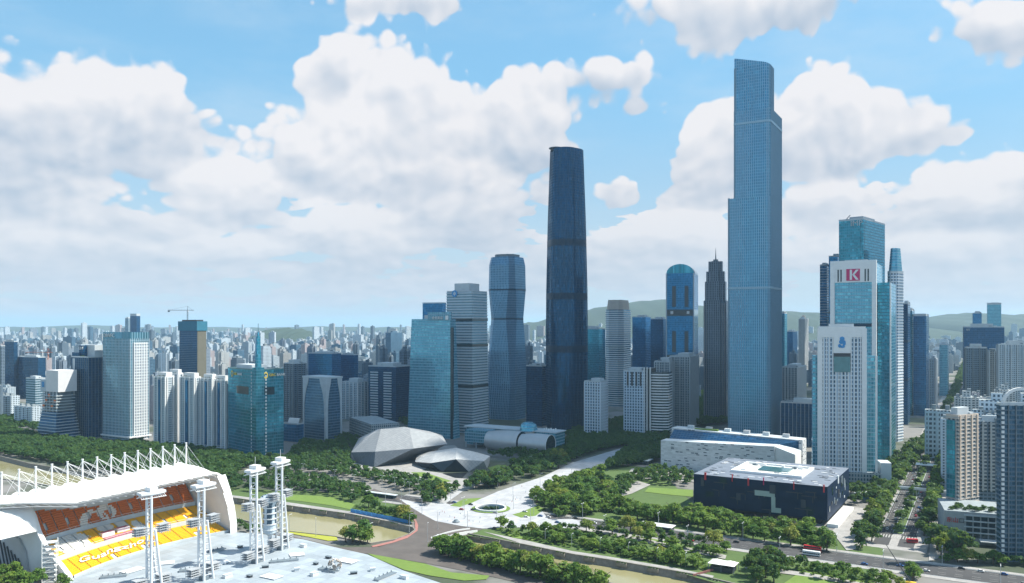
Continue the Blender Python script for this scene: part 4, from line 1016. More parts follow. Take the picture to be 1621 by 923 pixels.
MB().prism(chamfer(w * .9, d * .9, 6), h, h + 34, 0, poly1=chamfer(w * .66, d * .66, 5)).build('glass_crown', FA['tealpale'], t)
for k in range(6): MB().box(-w / 2 + 3 + k * (w - 6) / 5, -d / 2 + .2, 1.6, 2, 0, 22).build('entrance_column', M['white'], t)
D = 960
t, w, d, h = office('office_tower', 'pale glass tower in a white stone frame with a magenta letter sign', 1318, 1384, 1400, D, 414, FA['tealpale'], units=2, parapet=0)
for x in (-w / 2, w / 2): MB().box(x, -d / 2, 5, 4, 0, h).build('stone_pier', M['white'], t)
MB().box(0, -d / 2 + .4, w + 5.2, 3.4, h - 8, h + 2, bottom=True).build('stone_lintel', M['white'], t)
MB().box(0, -d / 2 - .2, w, 1.6, h - 24, h - 8).build('sign_panel', M['white'], t)
for x in (-w * .36, -w * .29, w * .29, w * .36): MB().box(x, -d / 2 - .9, 1.6, .5, h - 23, h - 8.5).build('slit_window', M['glass'], t)
MB().box(0, -d / 2 - 1.2, 15, .8, h - 22, h - 8).build('magenta_sign', M['magenta'], t)
km = MB()
for q in ([(-3.6, -6), (-1.2, -6), (-1.2, 6), (-3.6, 6)], [(-1.2, -.4), (3.2, 6), (6.4, 6), (1.4, 0)], [(-1.2, .6), (1.6, .2), (6.4, -6), (3.2, -6)]): km.quad([(x, -d / 2 - 1.7, h - 15 + z) for x, z in q])
km.build('sign_letter', M['white'], t)
MB().box(w / 2 + 8, d * .15, 14, d * .8, 0, h * .90).build('side_wing', FA['teal'], t); MB().box(-w / 2 - 4, d * .2, 8, d * .7, 0, h * .84).build('side_wing', FA['tealpale'], t)
MB().box(w / 2 + 15.2, -d * .24, 1.4, 2, 0, h * .9).build('stone_pier', M['white'], t)
D = 820
t, w, d, h = office('office_tower', 'white stone office tower with a blue lion-like emblem above window columns', 1297, 1369, 1384, D, 520, FA['whitegrid'], th=14, units=1, parapet=0)
MB().box(0, -d / 2 + .6, w + 1.4, 3, h - 9, h + 2, bottom=True).build('stone_lintel', M['white'], t); MB().box(0, 0, w + .8, d + .6, h - .4, h + .6, bottom=True).build('roof_slab', M['white'], t)
for x in (-w / 2 + .6, w / 2 - .6): MB().box(x, -d / 2 + .2, 4.6, 3, 0, h).build('stone_pier', M['white'], t)
pr_ = MB()
for k in range(13): pr_.box(-w / 2 + 4 + k * (w - 8) / 12, -d / 2 - .3, .9, 1.0, 0, h - 9)
pr_.build('mullion_piers', M['white'], t, kind='stuff')
MB().box(0, -d / 2 - .7, w * .38, .8, h - 25, h - 8).build('sign_panel', M['white'], t); MB().box(0, -d / 2 - .9, w * .36, 1, h - 44, h - 25).build('blue_bay', M['teal'], t); MB().box(0, -d / 2 - 1.1, w * .36, 1, h - 28.5, h - 25).build('dark_slot', M['dark'], t)
em = MB()
for (x, z, a, b) in ((0, 4.6, 2.4, 2.2), (-.8, 1.4, 2.2, 2.4), (1.9, .2, 1.6, 3.0), (-2.4, -2.6, 1.5, 2.0), (.2, -3.4, 2.6, 1.4)): em.quad([(x + a * math.cos(2 * math.pi * i / 9), -d / 2 - 1.5, h - 15 + z + b * math.sin(2 * math.pi * i / 9)) for i in range(9)])
em.build('emblem', M['signblue'], t)
MB().box(w / 2 + 6, 6, 10, d * .9, 0, h * .83).build('side_wing', FA['tealpale'], t); MB().box(-w / 2 - 3, 6, 6, d * .9, 0, h * .83).build('side_wing', FA['tealpale'], t); MB().box(w / 2 + 11, -d * .3, 1.6, 2.6, 0, h * .83).build('stone_pier', M['white'], t)
MB().box(4, 3, w + 22, d + 10, 0, 17, 0, 1).build('podium', [FA['office'], M['roofgrey']], t); MB().box(w / 2 + 20, 8, 10, d + 14, 0, 27).build('entrance_block', M['pale'], t)
# right: apartment tower on a shop podium, and a glass tower with an arched top
c = G(1500, 858); eu = E_.copy()
t = thing('shop_podium', 'grey five-storey shop block with window rows and red characters', 'building', c, -R(22))
MB().box(26, 24, 56, 48, 0, 24, 0, 1).build('block', [M['concrete'], M['roofgrey']], t)
for r_ in range(4):
    for k in range(8): MB().box(14.5 + k * 5.0, -.1, 4.0, .5, 5 + r_ * 4.3, 8 + r_ * 4.3).build('window', M['glass'], t)
    MB().box(32, -.25, 42, .9, 8.3 + r_ * 4.3, 9.2 + r_ * 4.3).build('sill', M['pale'], t)
text_part('东山', 4.2, M['red'], t, (3.2, -.4, 17), (R(90), 0, 0)).data; text_part('口', 4.2, M['dark'], t, (9.5, -.4, 17), (R(90), 0, 0))
MB().box(36, -4, 30, 8, 3.6, 4.4, bottom=True).build('canopy', M['white'], t)
for k in range(16): shrub(t, 3 + k * 3.3, 5 + (k * 7 % 5) * 2.2, 24, 2.6 + (k % 3) * .7)
t, w, d, h = office('apartment_tower', 'cream apartment tower with a sunlit side wall above the shop block', 1498, 1517, 1549, 655, 660, FA['resib'], th=62, cat='tower', units=2, bands=(3.1, .5, .5, M['brick']), pmat=M['brick'])
MB().box(-w * .1, -d / 2 - .3, w * .7, 1, 26, h - 3).build('glass_bay', FA['teal'], t)
for y in (-d * .42, -d * .15, d * .15, d * .42): MB().box(w / 2 + .2, y, 1.2, 1.4, 26, h + 1).build('cream_pier', plain('cream_wall', (.62, .50, .40), .85) if y < -d * .4 else bpy.data.materials['cream_wall'], t)
t, w, d, h = office('apartment_tower', 'shaded grey apartment wing set back behind the cream one', 1549, 1592, 1600, 690, 668, FA['resid'], th=14, units=3, bands=(3.1, .5, .4, M['grey']))
for x in (-w * .3, 0, w * .3): MB().box(x, -d / 2 - .6, 3.6, 2, 24, h).build('stair_bay', FA['resib'], t)
t, w, d, h = office('apartment_tower', 'glass apartment tower with white balcony ladder and arched top at right edge', 1584, 1680, 1684, 565, 642, FA['resglass'], th=6, units=0, bands=(3.3, .6, .3, M['grey']))
for k in range(int(h / 3.3)): MB().box(-w / 2 + 1.2, -d / 2 - .7, 1.6, 1.2, k * 3.3 + .6, k * 3.3 + 2.5).build('balcony_block', M['white'], t)
ar = MB(); pr = None
for k in range(15):
    a = math.pi * k / 14; p = (-w / 2 + 14 - 12 * math.cos(a), h + .4 + 11 * math.sin(a))
    if pr: ar.bar((pr[0], -d / 2 + 1, pr[1]), (p[0], -d / 2 + 1, p[1]), 1.3)
    pr = p
ar.build('roof_arch', M['white'], t)
for k in range(9): MB().box(-w / 2 + 5 + k * 5, -d / 2 - .6, .5, .8, 0, h).build('mullion', M['grey'], t)
# tower under wraps and its crane
t, w, d, h = office('unfinished_tower', 'tall concrete tower frame with a blue safety-net top under a crane', 284, 312, 326, 1640, 522, FA['bluedark'], units=0, parapet=0, bands=(3.6, .5, .5, M['grey']))
MB().box(0, 0, w + 4, d + 4, h - 2, h + 17).build('safety_screen', plain('blue_netting', (.025, .17, .26), .8, 0, .1), t); MB().box(0, 0, w * .8, d * .8, h + 17, h + 20).build('core', M['dark'], t)
MB().box(w / 2 + .6, 0, .8, d, 30, h - 2).build('hoist_panel', plain('ochre_panel', (.15, .145, .11), .8), t)
def crane(label, base, H0, jib, cj, ang, mat):
    t = thing('tower_crane', label, 'crane', base, ang)
    m_ = MB()
    for sx in (-.9, .9):
        for sy in (-.9, .9): m_.bar((sx, sy, 0), (sx, sy, H0), .22)
    k = 0
    while k * 2.4 < H0 - 2: m_.bar((-.9, -.9, k * 2.4), (.9, -.9, k * 2.4 + 2.4), .13); m_.bar((-.9, .9, k * 2.4), (.9, .9, k * 2.4 + 2.4), .13); k += 1
    m_.build('mast', mat, t)
    j = MB(); j.bar((-cj, 0, H0), (jib, 0, H0), .45); j.bar((0, 0, H0), (0, 0, H0 + 9), .4); j.bar((0, 0, H0 + 9), (jib * .8, 0, H0), .16); j.bar((0, 0, H0 + 9), (-cj, 0, H0), .16)
    j.bar((-cj, 0, H0 + 1.6), (jib, 0, H0 + 1.2), .22); j.build('jib', mat, t)
    MB().box(-cj + 2, 0, 4, 2, H0 - 3, H0).build('counterweight', M['grey'], t); MB().box(1.6, -1.4, 2, 2, H0 - 2.6, H0 - .4).build('cab', M['white'], t)
    return t
base = Vector(t.location); base.z = h + 20
crane('slim grey tower crane on top of the unfinished tower with blue netting', base + Vector((-8, -6, 0)), 19, 13, 40, R(0), M['grey'])
b = AT(48, 1820); b.z = ZY(566, 1820)
crane('orange tower crane on the dark unfinished block', AT(76, 1790, b.z - 4), 16, 10, 48, R(4), M['orange'])

# ------------------------------------------------------------------ the wider city, hills, haze and a shading cloud
rnd = random.Random(11)
taken = [(o.location.x, o.location.y, 42.0) for o in col.objects if o.type == 'EMPTY' and 'category' in o]
CITYN = ['white', 'beige', 'grey', 'cream', 'pink', 'bright white', 'slate grey', 'blue glass']
def city_mesh(kind, mi, seed):
    """unit of city: a slab, a cross-shaped apartment tower, a stepped block; real metres"""
    r_ = random.Random(seed); m_ = MB()
    if kind == 'slab':
        w, d, h = r_.uniform(34, 60), r_.uniform(12, 16), r_.uniform(20, 34); m_.box(0, 0, w, d, 0, h, 0, 1)
        for k in range(3): m_.box(-w * .3 + k * w * .3, 0, 5, 5, h, h + 3.4, 1, 1)
        for k in range(int(w / 11)): m_.box(-w / 2 + 5 + k * 11, -d / 2 - .5, 3.4, 1.4, 0, h - 1, 0, 1)
    elif kind == 'cross':
        w, h = r_.uniform(22, 30), r_.uniform(70, 96); m_.box(0, 0, w, w * .5, 0, h, 0, 1); m_.box(0, 0, w * .5, w, 0, h + .6, 0, 1); m_.box(0, 0, w * .72, w * .72, 0, h - 1.2, 0, 1)
        m_.box(0, 0, w * .34, w * .34, h, h + 8, 0, 1); m_.box(w * .1, 0, 4, 4, h + 8, h + 11, 1, 1)
        for a in (-1, 1): m_.box(a * w * .36, 0, 3, 5, h, h + 4, 1, 1)
    elif kind == 'step':
        w, d, h = r_.uniform(26, 40), r_.uniform(22, 32), r_.uniform(40, 60); m_.box(0, 0, w, d, 0, h, 0, 1); m_.box(-w * .12, d * .08, w * .66, d * .7, h, h + 9, 0, 1); m_.box(0, 0, w * .3, d * .3, h + 9, h + 14, 0, 1)
        m_.box(0, -2, w + 14, d + 12, 0, 11, 0, 1)
        for k in range(4): m_.box(r_.uniform(-.4, .4) * w, -d * .42, 3, 3, h, h + 2.5, 1, 1)
    else:
        w, d, h = r_.uniform(28, 36), r_.uniform(24, 32), r_.uniform(78, 110); m_.box(0, 0, w, d, 0, h, 0, 1); m_.box(0, 0, w * .8, d * .8, h, h + 5, 0, 1); m_.box(w * .1, 0, w * .3, d * .3, h + 5, h + 10, 1, 1)
    return m_.mesh('city_' + kind, [CITY[mi], M['roofgrey']])
VAR = {}
for kind, ms in (('slab', (0, 1, 3, 4, 5, 6)), ('cross', (0, 2, 3, 4, 5, 6)), ('step', (1, 3, 5, 6, 7)), ('tall', (0, 2, 5, 7))):
    for mi in ms: VAR[kind, mi] = city_mesh(kind, mi, hash((kind == 'slab', kind == 'cross', mi)) % 1000)
KN = dict(slab=('housing_block', 'low {} housing slab with small roof huts in the city behind the towers'), cross=('apartment_tower', '{} cross-plan apartment tower with a stepped roof in the city behind'),
          step=('office_block', '{} stepped block with podium and roof storey in the city behind'), tall=('tall_block', '{} straight-sided high-rise with a recessed top in the city behind'))
cand = []
def free(x, y, r_): return all((x - a) ** 2 + (y - b) ** 2 > (r_ + c_) ** 2 for a, b, c_ in taken)
def bvd(x, y): v = Vector((x - BV.x, y - BV.y)); return abs(v.x * N_.y - v.y * N_.x)      # metres from the boulevard's centre line
def put_city(x, y, kind, mi, s_, sz, rz):
    nm, lb = KN[kind]
    o = bpy.data.objects.new(nm, VAR[kind, mi]); col.objects.link(o); o.location = (x, y, 0); o.rotation_euler = (0, 0, rz); o.scale = (s_, s_, sz)
    ht = 'short ' if sz < .82 else 'high ' if sz > 1.02 else ''
    tag(o, lb.format(ht + CITYN[mi]), 'building', '{} {} of the wider city'.format(CITYN[mi], {'slab': 'housing slabs', 'cross': 'apartment towers', 'step': 'stepped blocks', 'tall': 'high-rises'}[kind]))
    taken.append((x, y, 17 * s_))
n_ind = 0; tries = 0
while n_ind < 560 and tries < 90000:
    tries += 1
    D = 1300 + 2600 * rnd.random() ** 1.35; px = rnd.uniform(-40, 1660) if rnd.random() < .55 else rnd.uniform(-40, 660); x = (px - CX) * D / F
    if 640 < px < 1160 and D < 1650: continue
    if px < 640 and D < 1330: continue
    if 1240 < px < 1450 and D < 1350: continue
    if px > 1450 and D < 1300: continue
    bd = bvd(x, D)
    if bd < 42: continue
    kind = rnd.choices(['slab', 'cross', 'step', 'tall'], [.40, .33, .2, .07])[0]
    if not free(x, D, 12 if kind != 'slab' else 15): continue
    mi = rnd.choice([k[1] for k in VAR if k[0] == kind])
    if mi in (1, 4) and rnd.random() < .7: mi = {'slab': 5, 'cross': 0, 'step': 5, 'tall': 0}[kind]
    if 560 < px < 1300 and mi in (1, 3, 4, 5): mi = {'slab': 6, 'cross': 2, 'step': 7, 'tall': 2}[kind]
    sz = rnd.uniform(.7, 1.15)
    if kind in ('cross', 'tall') and px < 600 and D < 2000: sz *= .75
    put_city(x, D, kind, mi, rnd.uniform(.85, 1.1), sz, -TH + rnd.choice([0, 0, 0, math.pi / 2, rnd.uniform(-.4, .4)])); n_ind += 1
# a few closer blocks along the right-hand side, their white roofs showing
for px, D, kind, mi, sz in ((1512, 830, 'cross', 5, .92), (1548, 800, 'cross', 0, .98), (1578, 850, 'step', 5, 1.5), (1600, 760, 'cross', 5, 1.08), (1530, 930, 'cross', 3, .9), (1565, 960, 'slab', 5, 2.2), (1612, 900, 'cross', 0, .9), (1500, 1010, 'slab', 5, 1.8), (1545, 1080, 'cross', 4, .8), (1590, 1090, 'cross', 3, .85), (1640, 1000, 'step', 5, 1.4), (1518, 1180, 'slab', 0, 1.6)):
    x = (px - CX) * D / F; put_city(x, D, kind, mi, .95, sz, -TH)
# everything farther is one mass
fm = MB(); V = []; 
def add_box_fast(x, y, w, d, h, rz, mi):
    c_, s_ = math.cos(rz), math.sin(rz); P = [(x + c_ * a - s_ * b, y + s_ * a + c_ * b) for a, b in ((-w, -d), (w, -d), (w, d), (-w, d))]
    fm.prism(P, 0, h, mi, len(CITY)); 
    if h > 30: fm.prism([(x + (p[0] - x) * .4, y + (p[1] - y) * .4) for p in P], h, h + 5, mi, len(CITY))
for k in range(11000):
    D = 2500 + 11000 * rnd.random() ** 1.25; px = rnd.uniform(-120, 1740); x = (px - CX) * D / F
    if not free(x, D, 8) or bvd(x, D) < 30: continue
    q = rnd.random(); h = rnd.uniform(16, 38) if q < .56 else rnd.uniform(38, 82) if q < .975 else rnd.uniform(85, 140)
    if D > 5200 and q > .9: h *= 1.3
    w, d = (rnd.uniform(9, 17) if rnd.random() < .65 else rnd.uniform(18, 34), rnd.uniform(8, 13)) if h > 36 else (rnd.uniform(10, 32), rnd.uniform(6, 14))
    add_box_fast(x, D, w, d, h, -TH + rnd.choice([0, 0, math.pi / 2, rnd.uniform(-.6, .6)]), rnd.choice([0, 0, 0, 1, 2, 2, 3, 3, 4, 5, 5, 5, 5, 6, 7, 7]))
o = fm.build('distant_city', CITY + [M['roofgrey']], kind='stuff'); o['label'] = 'mass of far pale buildings running to the hazy horizon'
# broadcasting mast on the left skyline
# hills
HM, hb = newmat('forested_hill'); tcn = S.nt.nodes.new('ShaderNodeTexCoord'); p = S(tcn.outputs['Object'])
put(hb.inputs['Base Color'], mixc(noise(p, .01, 6.0, .7), (.02, .04, .03, 1), (.045, .075, .05, 1))); hb.inputs['Roughness'].default_value = .95
def ridge(name, pts, D, depth, mat, seed):
    r_ = random.Random(seed); rows = []; NX = 90; xs = [p[0] for p in pts]; ys = [p[1] for p in pts]
    for i in range(9):
        row = []; f_ = i / 8; k = math.sin(min(1, f_ / .62) * math.pi / 2) if f_ < .62 else math.cos((f_ - .62) / .38 * math.pi / 2)
        for j in range(NX + 1):
            px = xs[0] + (xs[-1] - xs[0]) * j / NX; z = max(0, ZY(np.interp(px, xs, ys), D) + 6 * math.sin(j * 1.3 + seed) + 9 * math.sin(j * .41 + seed * 2) + r_.uniform(-4, 4))
            row.append(((px - CX) * D / F, D - depth * .62 + depth * f_, -2 + z * max(0, k) * (1 - .10 * math.sin(j * .7 + i * 1.9) * (1 - k))))
        rows.append(row)
    m_ = MB(); m_.grid(rows); structure(name, m_, mat, smooth=True)
ridge('hill', [(770, 560), (820, 514), (870, 503), (930, 492), (955, 484), (985, 478), (1020, 477), (1045, 475), (1075, 481), (1120, 486), (1180, 486), (1240, 494), (1275, 497), (1330, 505), (1400, 520), (1440, 560)], 9000, 5000, HM, 3)
ridge('hill', [(1380, 560), (1430, 510), (1470, 502), (1500, 497), (1535, 497), (1580, 501), (1625, 498), (1700, 495), (1800, 505), (1900, 560)], 9800, 5000, HM, 5)
ridge('hill', [(400, 560), (425, 524), (445, 520), (470, 521), (490, 524), (520, 560)], 6500, 1400, HM, 8)
ridge('hill', [(-200, 560), (-60, 518), (60, 518), (150, 515), (190, 517), (300, 518), (420, 518), (560, 517), (700, 518), (800, 560)], 16000, 6000, HM, 13)
# haze: one even box of air round everything
hz_m = bpy.data.materials.new('haze'); hz_m.use_nodes = True; nt = hz_m.node_tree; nt.nodes.clear()
pv = nt.nodes.new('ShaderNodeVolumePrincipled'); pv.inputs['Color'].default_value = (.55, .80, 1.0, 1); pv.inputs['Density'].default_value = 3.7e-5; pv.inputs['Anisotropy'].default_value = .15
mo = nt.nodes.new('ShaderNodeOutputMaterial'); nt.links.new(pv.outputs[0], mo.inputs['Volume'])
hb_ = MB().box(0, 30000, 130000, 64000, -7, 575, bottom=True)
o = hb_.build('haze', hz_m, kind='stuff')
# a cumulus high over the towers (its shade lies on the middle of the city)
cm = bpy.data.materials.new('cloud'); cm.use_nodes = True; nt = cm.node_tree; S.nt = nt
cb_ = nt.nodes['Principled BSDF']; cb_.inputs['Base Color'].default_value = (.9, .9, .9, 1); cb_.inputs['Roughness'].default_value = 1; cb_.inputs['Alpha'].default_value = .62
def cloud_obj(gx, gy, rx, ry, alt, seed, n=46):
    r_ = random.Random(seed); m_ = MB(); off = SUNV * (alt / SUNV.z)
    for i in range(n):
        a, q = r_.uniform(0, 2 * math.pi), math.sqrt(r_.random()); s_ = r_.uniform(.22, .40) * min(rx, ry) * (1.15 - .5 * q)
        cx_, cy_, cz_ = q * rx * math.cos(a), q * ry * math.sin(a), r_.uniform(0, .35) * s_ * 2
        rows = []
        for u in range(7):
            th_ = math.pi * (u + .02) / 6.04; rows.append([(cx_ + s_ * math.sin(th_) * math.cos(2 * math.pi * v / 10) * (1 + .12 * math.sin(3 * v + i)), cy_ + s_ * math.sin(th_) * math.sin(2 * math.pi * v / 10), cz_ + s_ * .55 * math.cos(th_) * (1 if math.cos(th_) > 0 else .4)) for v in range(10)])
        m_.grid(rows[::-1], 0, True)
    return structure('cloud', m_, cm, loc=(gx + off.x, gy + off.y, alt), smooth=True)
cloud_obj(-20, 1620, 560, 640, 1500, 4, 80)
cloud_obj(930, 1950, 360, 620, 1600, 6, 40)

# ------------------------------------------------------------------ the grandstand on the island
F0, F1 = G(116, 917), G(361, 844); L = (F1 - F0).length; dn_ = (F1 - F0).normalized()
t = thing('grandstand', 'curved grandstand with yellow seats, tinted orange for shade in the upper tier, under a white masted membrane roof', 'grandstand', F0, math.atan2(dn_.y, dn_.x) - math.pi / 2)
# local frame: y along the stand, +x towards the stage
def sag(s_): return 12.0 * 4 * s_ * (1 - s_)
def SP(s_, w_, z): return (-sag(s_) * (1 - .55 * w_ / 49) - w_, L * s_, z)
M['seat_y'] = plain('yellow_seats', (.80, .42, .015), .55, 0, .10, .8)
M['seat_shade'] = plain('shaded_seats', (.52, .125, .012), .55, 0, .10, .8)  # the yellow seats again, with the roof's shade put into the colour
M['seat_w'] = plain('white_seats', (.66, .65, .62), .55, 0, .08, .8)
def white_seat(tier, s_, f_):
    e = lambda a, b, ra, rb: ((s_ - a) / ra) ** 2 + ((f_ - b) / rb) ** 2
    if tier == 1: return e(.17, .42, .115, .62) < 1 and not e(.27, .3, .02, .25) < 1 or e(.40, .85, .05, .3) < 1 or e(.50, .75, .035, .35) < 1 or (e(.58, .55, .03, .3) < 1)
    if tier == 2: return (e(.36, .1, .09, .45) < 1 and not e(.38, .12, .06, .28) < 1) or (e(.45, .35, .06, .3) < 1 and not e(.45, .25, .03, .15) < 1)
    return False
TI = [('lower_tier', 0, 17.5, 1.6, 8.6, 10, 15), ('middle_tier', 18.5, 36, 11.0, 18.6, 12, 15), ('upper_tier', 37, 50, 20.8, 37.5, 12, 15)]
tiers = []
for ti, (nm, w0, w1, z0, z1, nr, ns) in enumerate(TI):
    b = MB(); K = 30
    b.grid([[SP(k / K, w0 - .8, zz) for k in range(K + 1)] for zz in (0 if ti == 0 else z0 - 3, z0 + 1.0)])
    b.grid([[SP(k / K, w_, z0 + 1.0) for k in range(K + 1)] for w_ in (w0 - .8, w0 - .4)])
    b.grid([[SP(k / K, w_, zz - .45) for k in range(K + 1)] for w_, zz in ((w0 - .4, z0), (w1 + .8, z1))])
    tr = b.build(nm, M['pale'], t); tiers.append(tr)
    for k in range(ns):
        s0, s1 = (k + .035) / ns, (k + .965) / ns; m_ = MB(); NC = 9
        for r_ in range(nr):
            f0, f1 = r_ / nr, (r_ + 1) / nr; wa, wb = w0 + (w1 - w0) * f0, w0 + (w1 - w0) * f1; za, zb = z0 + (z1 - z0) * f0, z0 + (z1 - z0) * f1
            for q in range(NC):
                a, c_ = s0 + (s1 - s0) * q / NC, s0 + (s1 - s0) * (q + 1) / NC; wm_ = white_seat(ti, (a + c_) / 2, (f0 + f1) / 2)
                if ti == 0 and k in (4, 7, 12) and r_ < 4 and 2 < q < 7: continue       # way-out openings
                if ti > 0 and r_ in (3, 4, 5) and k % 2 == 1 and q in (0, 1): continue
                mi = 1 if wm_ else 0
                m_.quad([SP(a, wa, za), SP(c_, wa, za), SP(c_, wa, zb), SP(a, wa, zb)][::-1], None, mi); m_.quad([SP(a, wa, zb), SP(c_, wa, zb), SP(c_, wb, zb), SP(a, wb, zb)][::-1], None, mi)
        m_.build('seat_block', [M['seat_y'] if ti < 2 else M['seat_shade'], M['seat_w']], tr)
    if ti > 0:
        rl = MB()
        for k in range(31): rl.bar(SP(k / 30, w0 - .6, z0 + 1), SP(k / 30, w0 - .6, z0 + 2.2), .08)
        for k in range(30): rl.bar(SP(k / 30, w0 - .6, z0 + 2.2), SP((k + 1) / 30, w0 - .6, z0 + 2.2), .12)
        rl.build('railing', M['white_steel'], tr, kind='stuff')
# lettering on the lower seats
c = bpy.data.curves.new('lettering', 'FONT'); c.body = 'Guangzhou'; c.size = 10; c.shear = .3; c.resolution_u = 2; c.offset = .12
o = bpy.data.objects.new('lettering', c); col.objects.link(o); me = bpy.data.meshes.new_from_object(o.evaluated_get(bpy.context.evaluated_depsgraph_get())); bpy.data.objects.remove(o)
mw = max(v.co.x for v in me.vertices)
for v in me.vertices:
    s_ = .09 + .50 * v.co.x / mw; w_ = 6.5 + v.co.y * .72 + 1.2 * math.sin(v.co.x * .35); v.co = SP(s_, w_, 1.6 + 7.0 * w_ / 17.5 + .75 + .35)
me.materials.clear(); me.materials.append(M['seat_w']); o = bpy.data.objects.new('seat_lettering', me); col.objects.link(o); o.parent = tiers[0]
# pink and white boxes for guests
for s_, w_, z, ln, mt in ((.37, 22.5, 13, 11, 'brick'), (.47, 23, 13.2, 11, 'brick')):
    b = MB(); b.prism([SP(s_ - .04, w_, 0)[:2], SP(s_ + .04, w_, 0)[:2], SP(s_ + .04, w_ + 5, 0)[:2], SP(s_ - .04, w_ + 5, 0)[:2]], z, z + 3.2, 0, 1, bottom=True); b.build('guest_box', [M['white'], plain('pink_cover', (.52, .14, .20), .7) if s_ < .4 else bpy.data.materials['pink_cover']], tiers[1])
b = MB(); b.prism([SP(.33, 18.6, 0)[:2], SP(.52, 18.6, 0)[:2], SP(.52, 22, 0)[:2], SP(.33, 22, 0)[:2]], 11.4, 13.2); b.build('guest_terrace', bpy.data.materials['pink_cover'], tiers[1])
# end walls and back
def slab_profile(nm, prof_, y0, y1, mat):
    m_ = MB(); n = len(prof_)
    m_.quad([(x, y0, z) for x, z in prof_]); m_.quad([(x, y1, z) for x, z in prof_][::-1])
    for i in range(n):
        (xa, za), (xb, zb) = prof_[i], prof_[(i + 1) % n]; m_.quad([(xa, y0, za), (xa, y1, za), (xb, y1, zb), (xb, y0, zb)])
    return m_.build(nm, mat, t)
slab_profile('end_wall', [(2.5, 0), (0.5, 3.4), (-8, 9.5), (-17, 14), (-24, 20), (-31, 28.5), (-36, 38), (-40, 43), (-52, 46), (-60, 40), (-72, 22), (-84, 0)], -4.5, -1.2, M['white'])
curl = MB(); rows = []
for i in range(9):
    a = R(8 + 164 * i / 8); rows.append([(-44 - 14 * math.cos(a) * 1.0, y, 26 + 20 * math.sin(a)) for y in (-38, -22, -4.5)])
curl.grid(rows); curl.build('curved_soffit', M['white'], t, smooth=True)
lw = slab_profile('louvre_wall', [(-38, 0), (-41, 14), (-48, 22), (-58, 24), (-70, 14), (-78, 0)], -6.0, -4.6, M['galv'])
for k in range(9): 
    x = -42 - k * 4; bb = MB().bar((x, -6.3, .4), (x - 6, -6.3, min(19, 9 + k * 2.2) - max(0, k - 5) * 4), .55); bb.build('louvre', M['dark'], lw)
slab_profile('end_wall', [(3, 0), (2.4, 8), (0, 19), (-4, 31), (-10, 44), (-16, 46), (-50, 47), (-52, 0), (-30, 0), (-6, 0)], L + 1.5, L + 4.5, M['white'])
b = MB(); b.prism([(-51, -2), (-53, -2), (-53, L + 3), (-51, L + 3)][::-1], 0, 47); b.build('back_wall', M['pale'], t)
fr = MB()
pf = [(3.6, 0), (3.2, 9), (1.0, 20), (-3, 32), (-9, 45)]
for i in range(4): fr.grid([[(pf[i][0], L + y, pf[i][1]) for y in (-1, 6)], [(pf[i + 1][0], L + y, pf[i + 1][1]) for y in (-1 - i * .6, 6)]])
fr.build('curved_fin', M['white'], t)
# roof
rf = MB(); fy0, fy1, by0, by1 = 12.0, 131.0, -45.0, 137.0
def RP(f_, g_, lift=0.0):
    """f_ from the left end to the right, g_ from the back edge to the front"""
    yb, yf = by0 + (by1 - by0) * f_, fy0 + (fy1 - fy0) * f_
    g2 = g_; x = -54 + 41.5 * g2; y = yb + (yf - yb) * g2; z = 49.5 + 1.6 * math.sin(math.pi * g2) - 3.6 * g2
    return (x, y, z + lift)
tr_ = MB()
for k in range(60):
    a, c_ = k / 60, (k + 1) / 60; m0 = (a + c_) / 2
    for g_ in (1.0,):
        tr_.bar(RP(a, g_, -.3), RP(c_, g_, -.3), .28); tr_.bar(RP(a, g_ - .035, -2.4), RP(c_, g_ - .035, -2.4), .28); tr_.bar(RP(a, g_, -.3), RP(m0, g_ - .035, -2.4), .15); tr_.bar(RP(m0, g_ - .035, -2.4), RP(c_, g_, -.3), .15)
roof = tr_.build('roof', M['galv'], t); roof['label'] = 'white membrane roof edged with a lattice truss'
for k in range(20):
    tb = MB(); q = k / 19; 
    for j in range(10):
        a, c_ = j / 10, (j + 1) / 10; tb.bar(RP(q, a, -.4), RP(q, c_, -.4), .25); tb.bar(RP(q, a, -2.6), RP(q, c_, -2.6), .2); tb.bar(RP(q, a, -.4), RP(q, c_, -2.6), .12)
    tb.build('rib', M['white_steel'], roof)
NB = 15
for k in range(NB):
    rows = []
    for j in range(9):
        g_ = j / 8; row = []
        for i in range(7):
            f_ = (k + i / 6) / NB; u = i / 6; row.append(RP(f_, g_ * 1.0 - .01, .15 + 1.5 * math.sin(math.pi * u) * (1 - .75 * g_) + (1.2 * math.sin(math.pi * u) if j == 0 else 0)))
        rows.append(row)
    m_ = MB(); m_.grid(rows); m_.build('roof_panel', M['membrane'], roof, smooth=True)
for k in range(14):
    f_ = (k + 2.0) / NB if k < 13 else .995; f_ = (135 - (13 - k) * 12.0 - by0) / (by1 - by0)
    x, y, z = RP(f_, .10); m_ = MB(); m_.bar((x, y, z - 2), (x, y, z + 18), .72, 10, 0, .6); m_.bar((x, y, z + 18), (x, y, z + 18.7), .85, 10); ms = m_.build('mast', M['white'], roof)
    cb2 = MB(); tp = (x, y, z + 17.5)
    for df, g_ in ((-.066, .12), (.066, .12), (-.05, .5), (.05, .5), (-.03, .9), (.03, .9)):
        if 0 <= f_ + df <= 1: cb2.bar(tp, RP(f_ + df, g_, .4), .10, 3)
    cb2.build('cables', M['white_steel'], roof, kind='stuff')
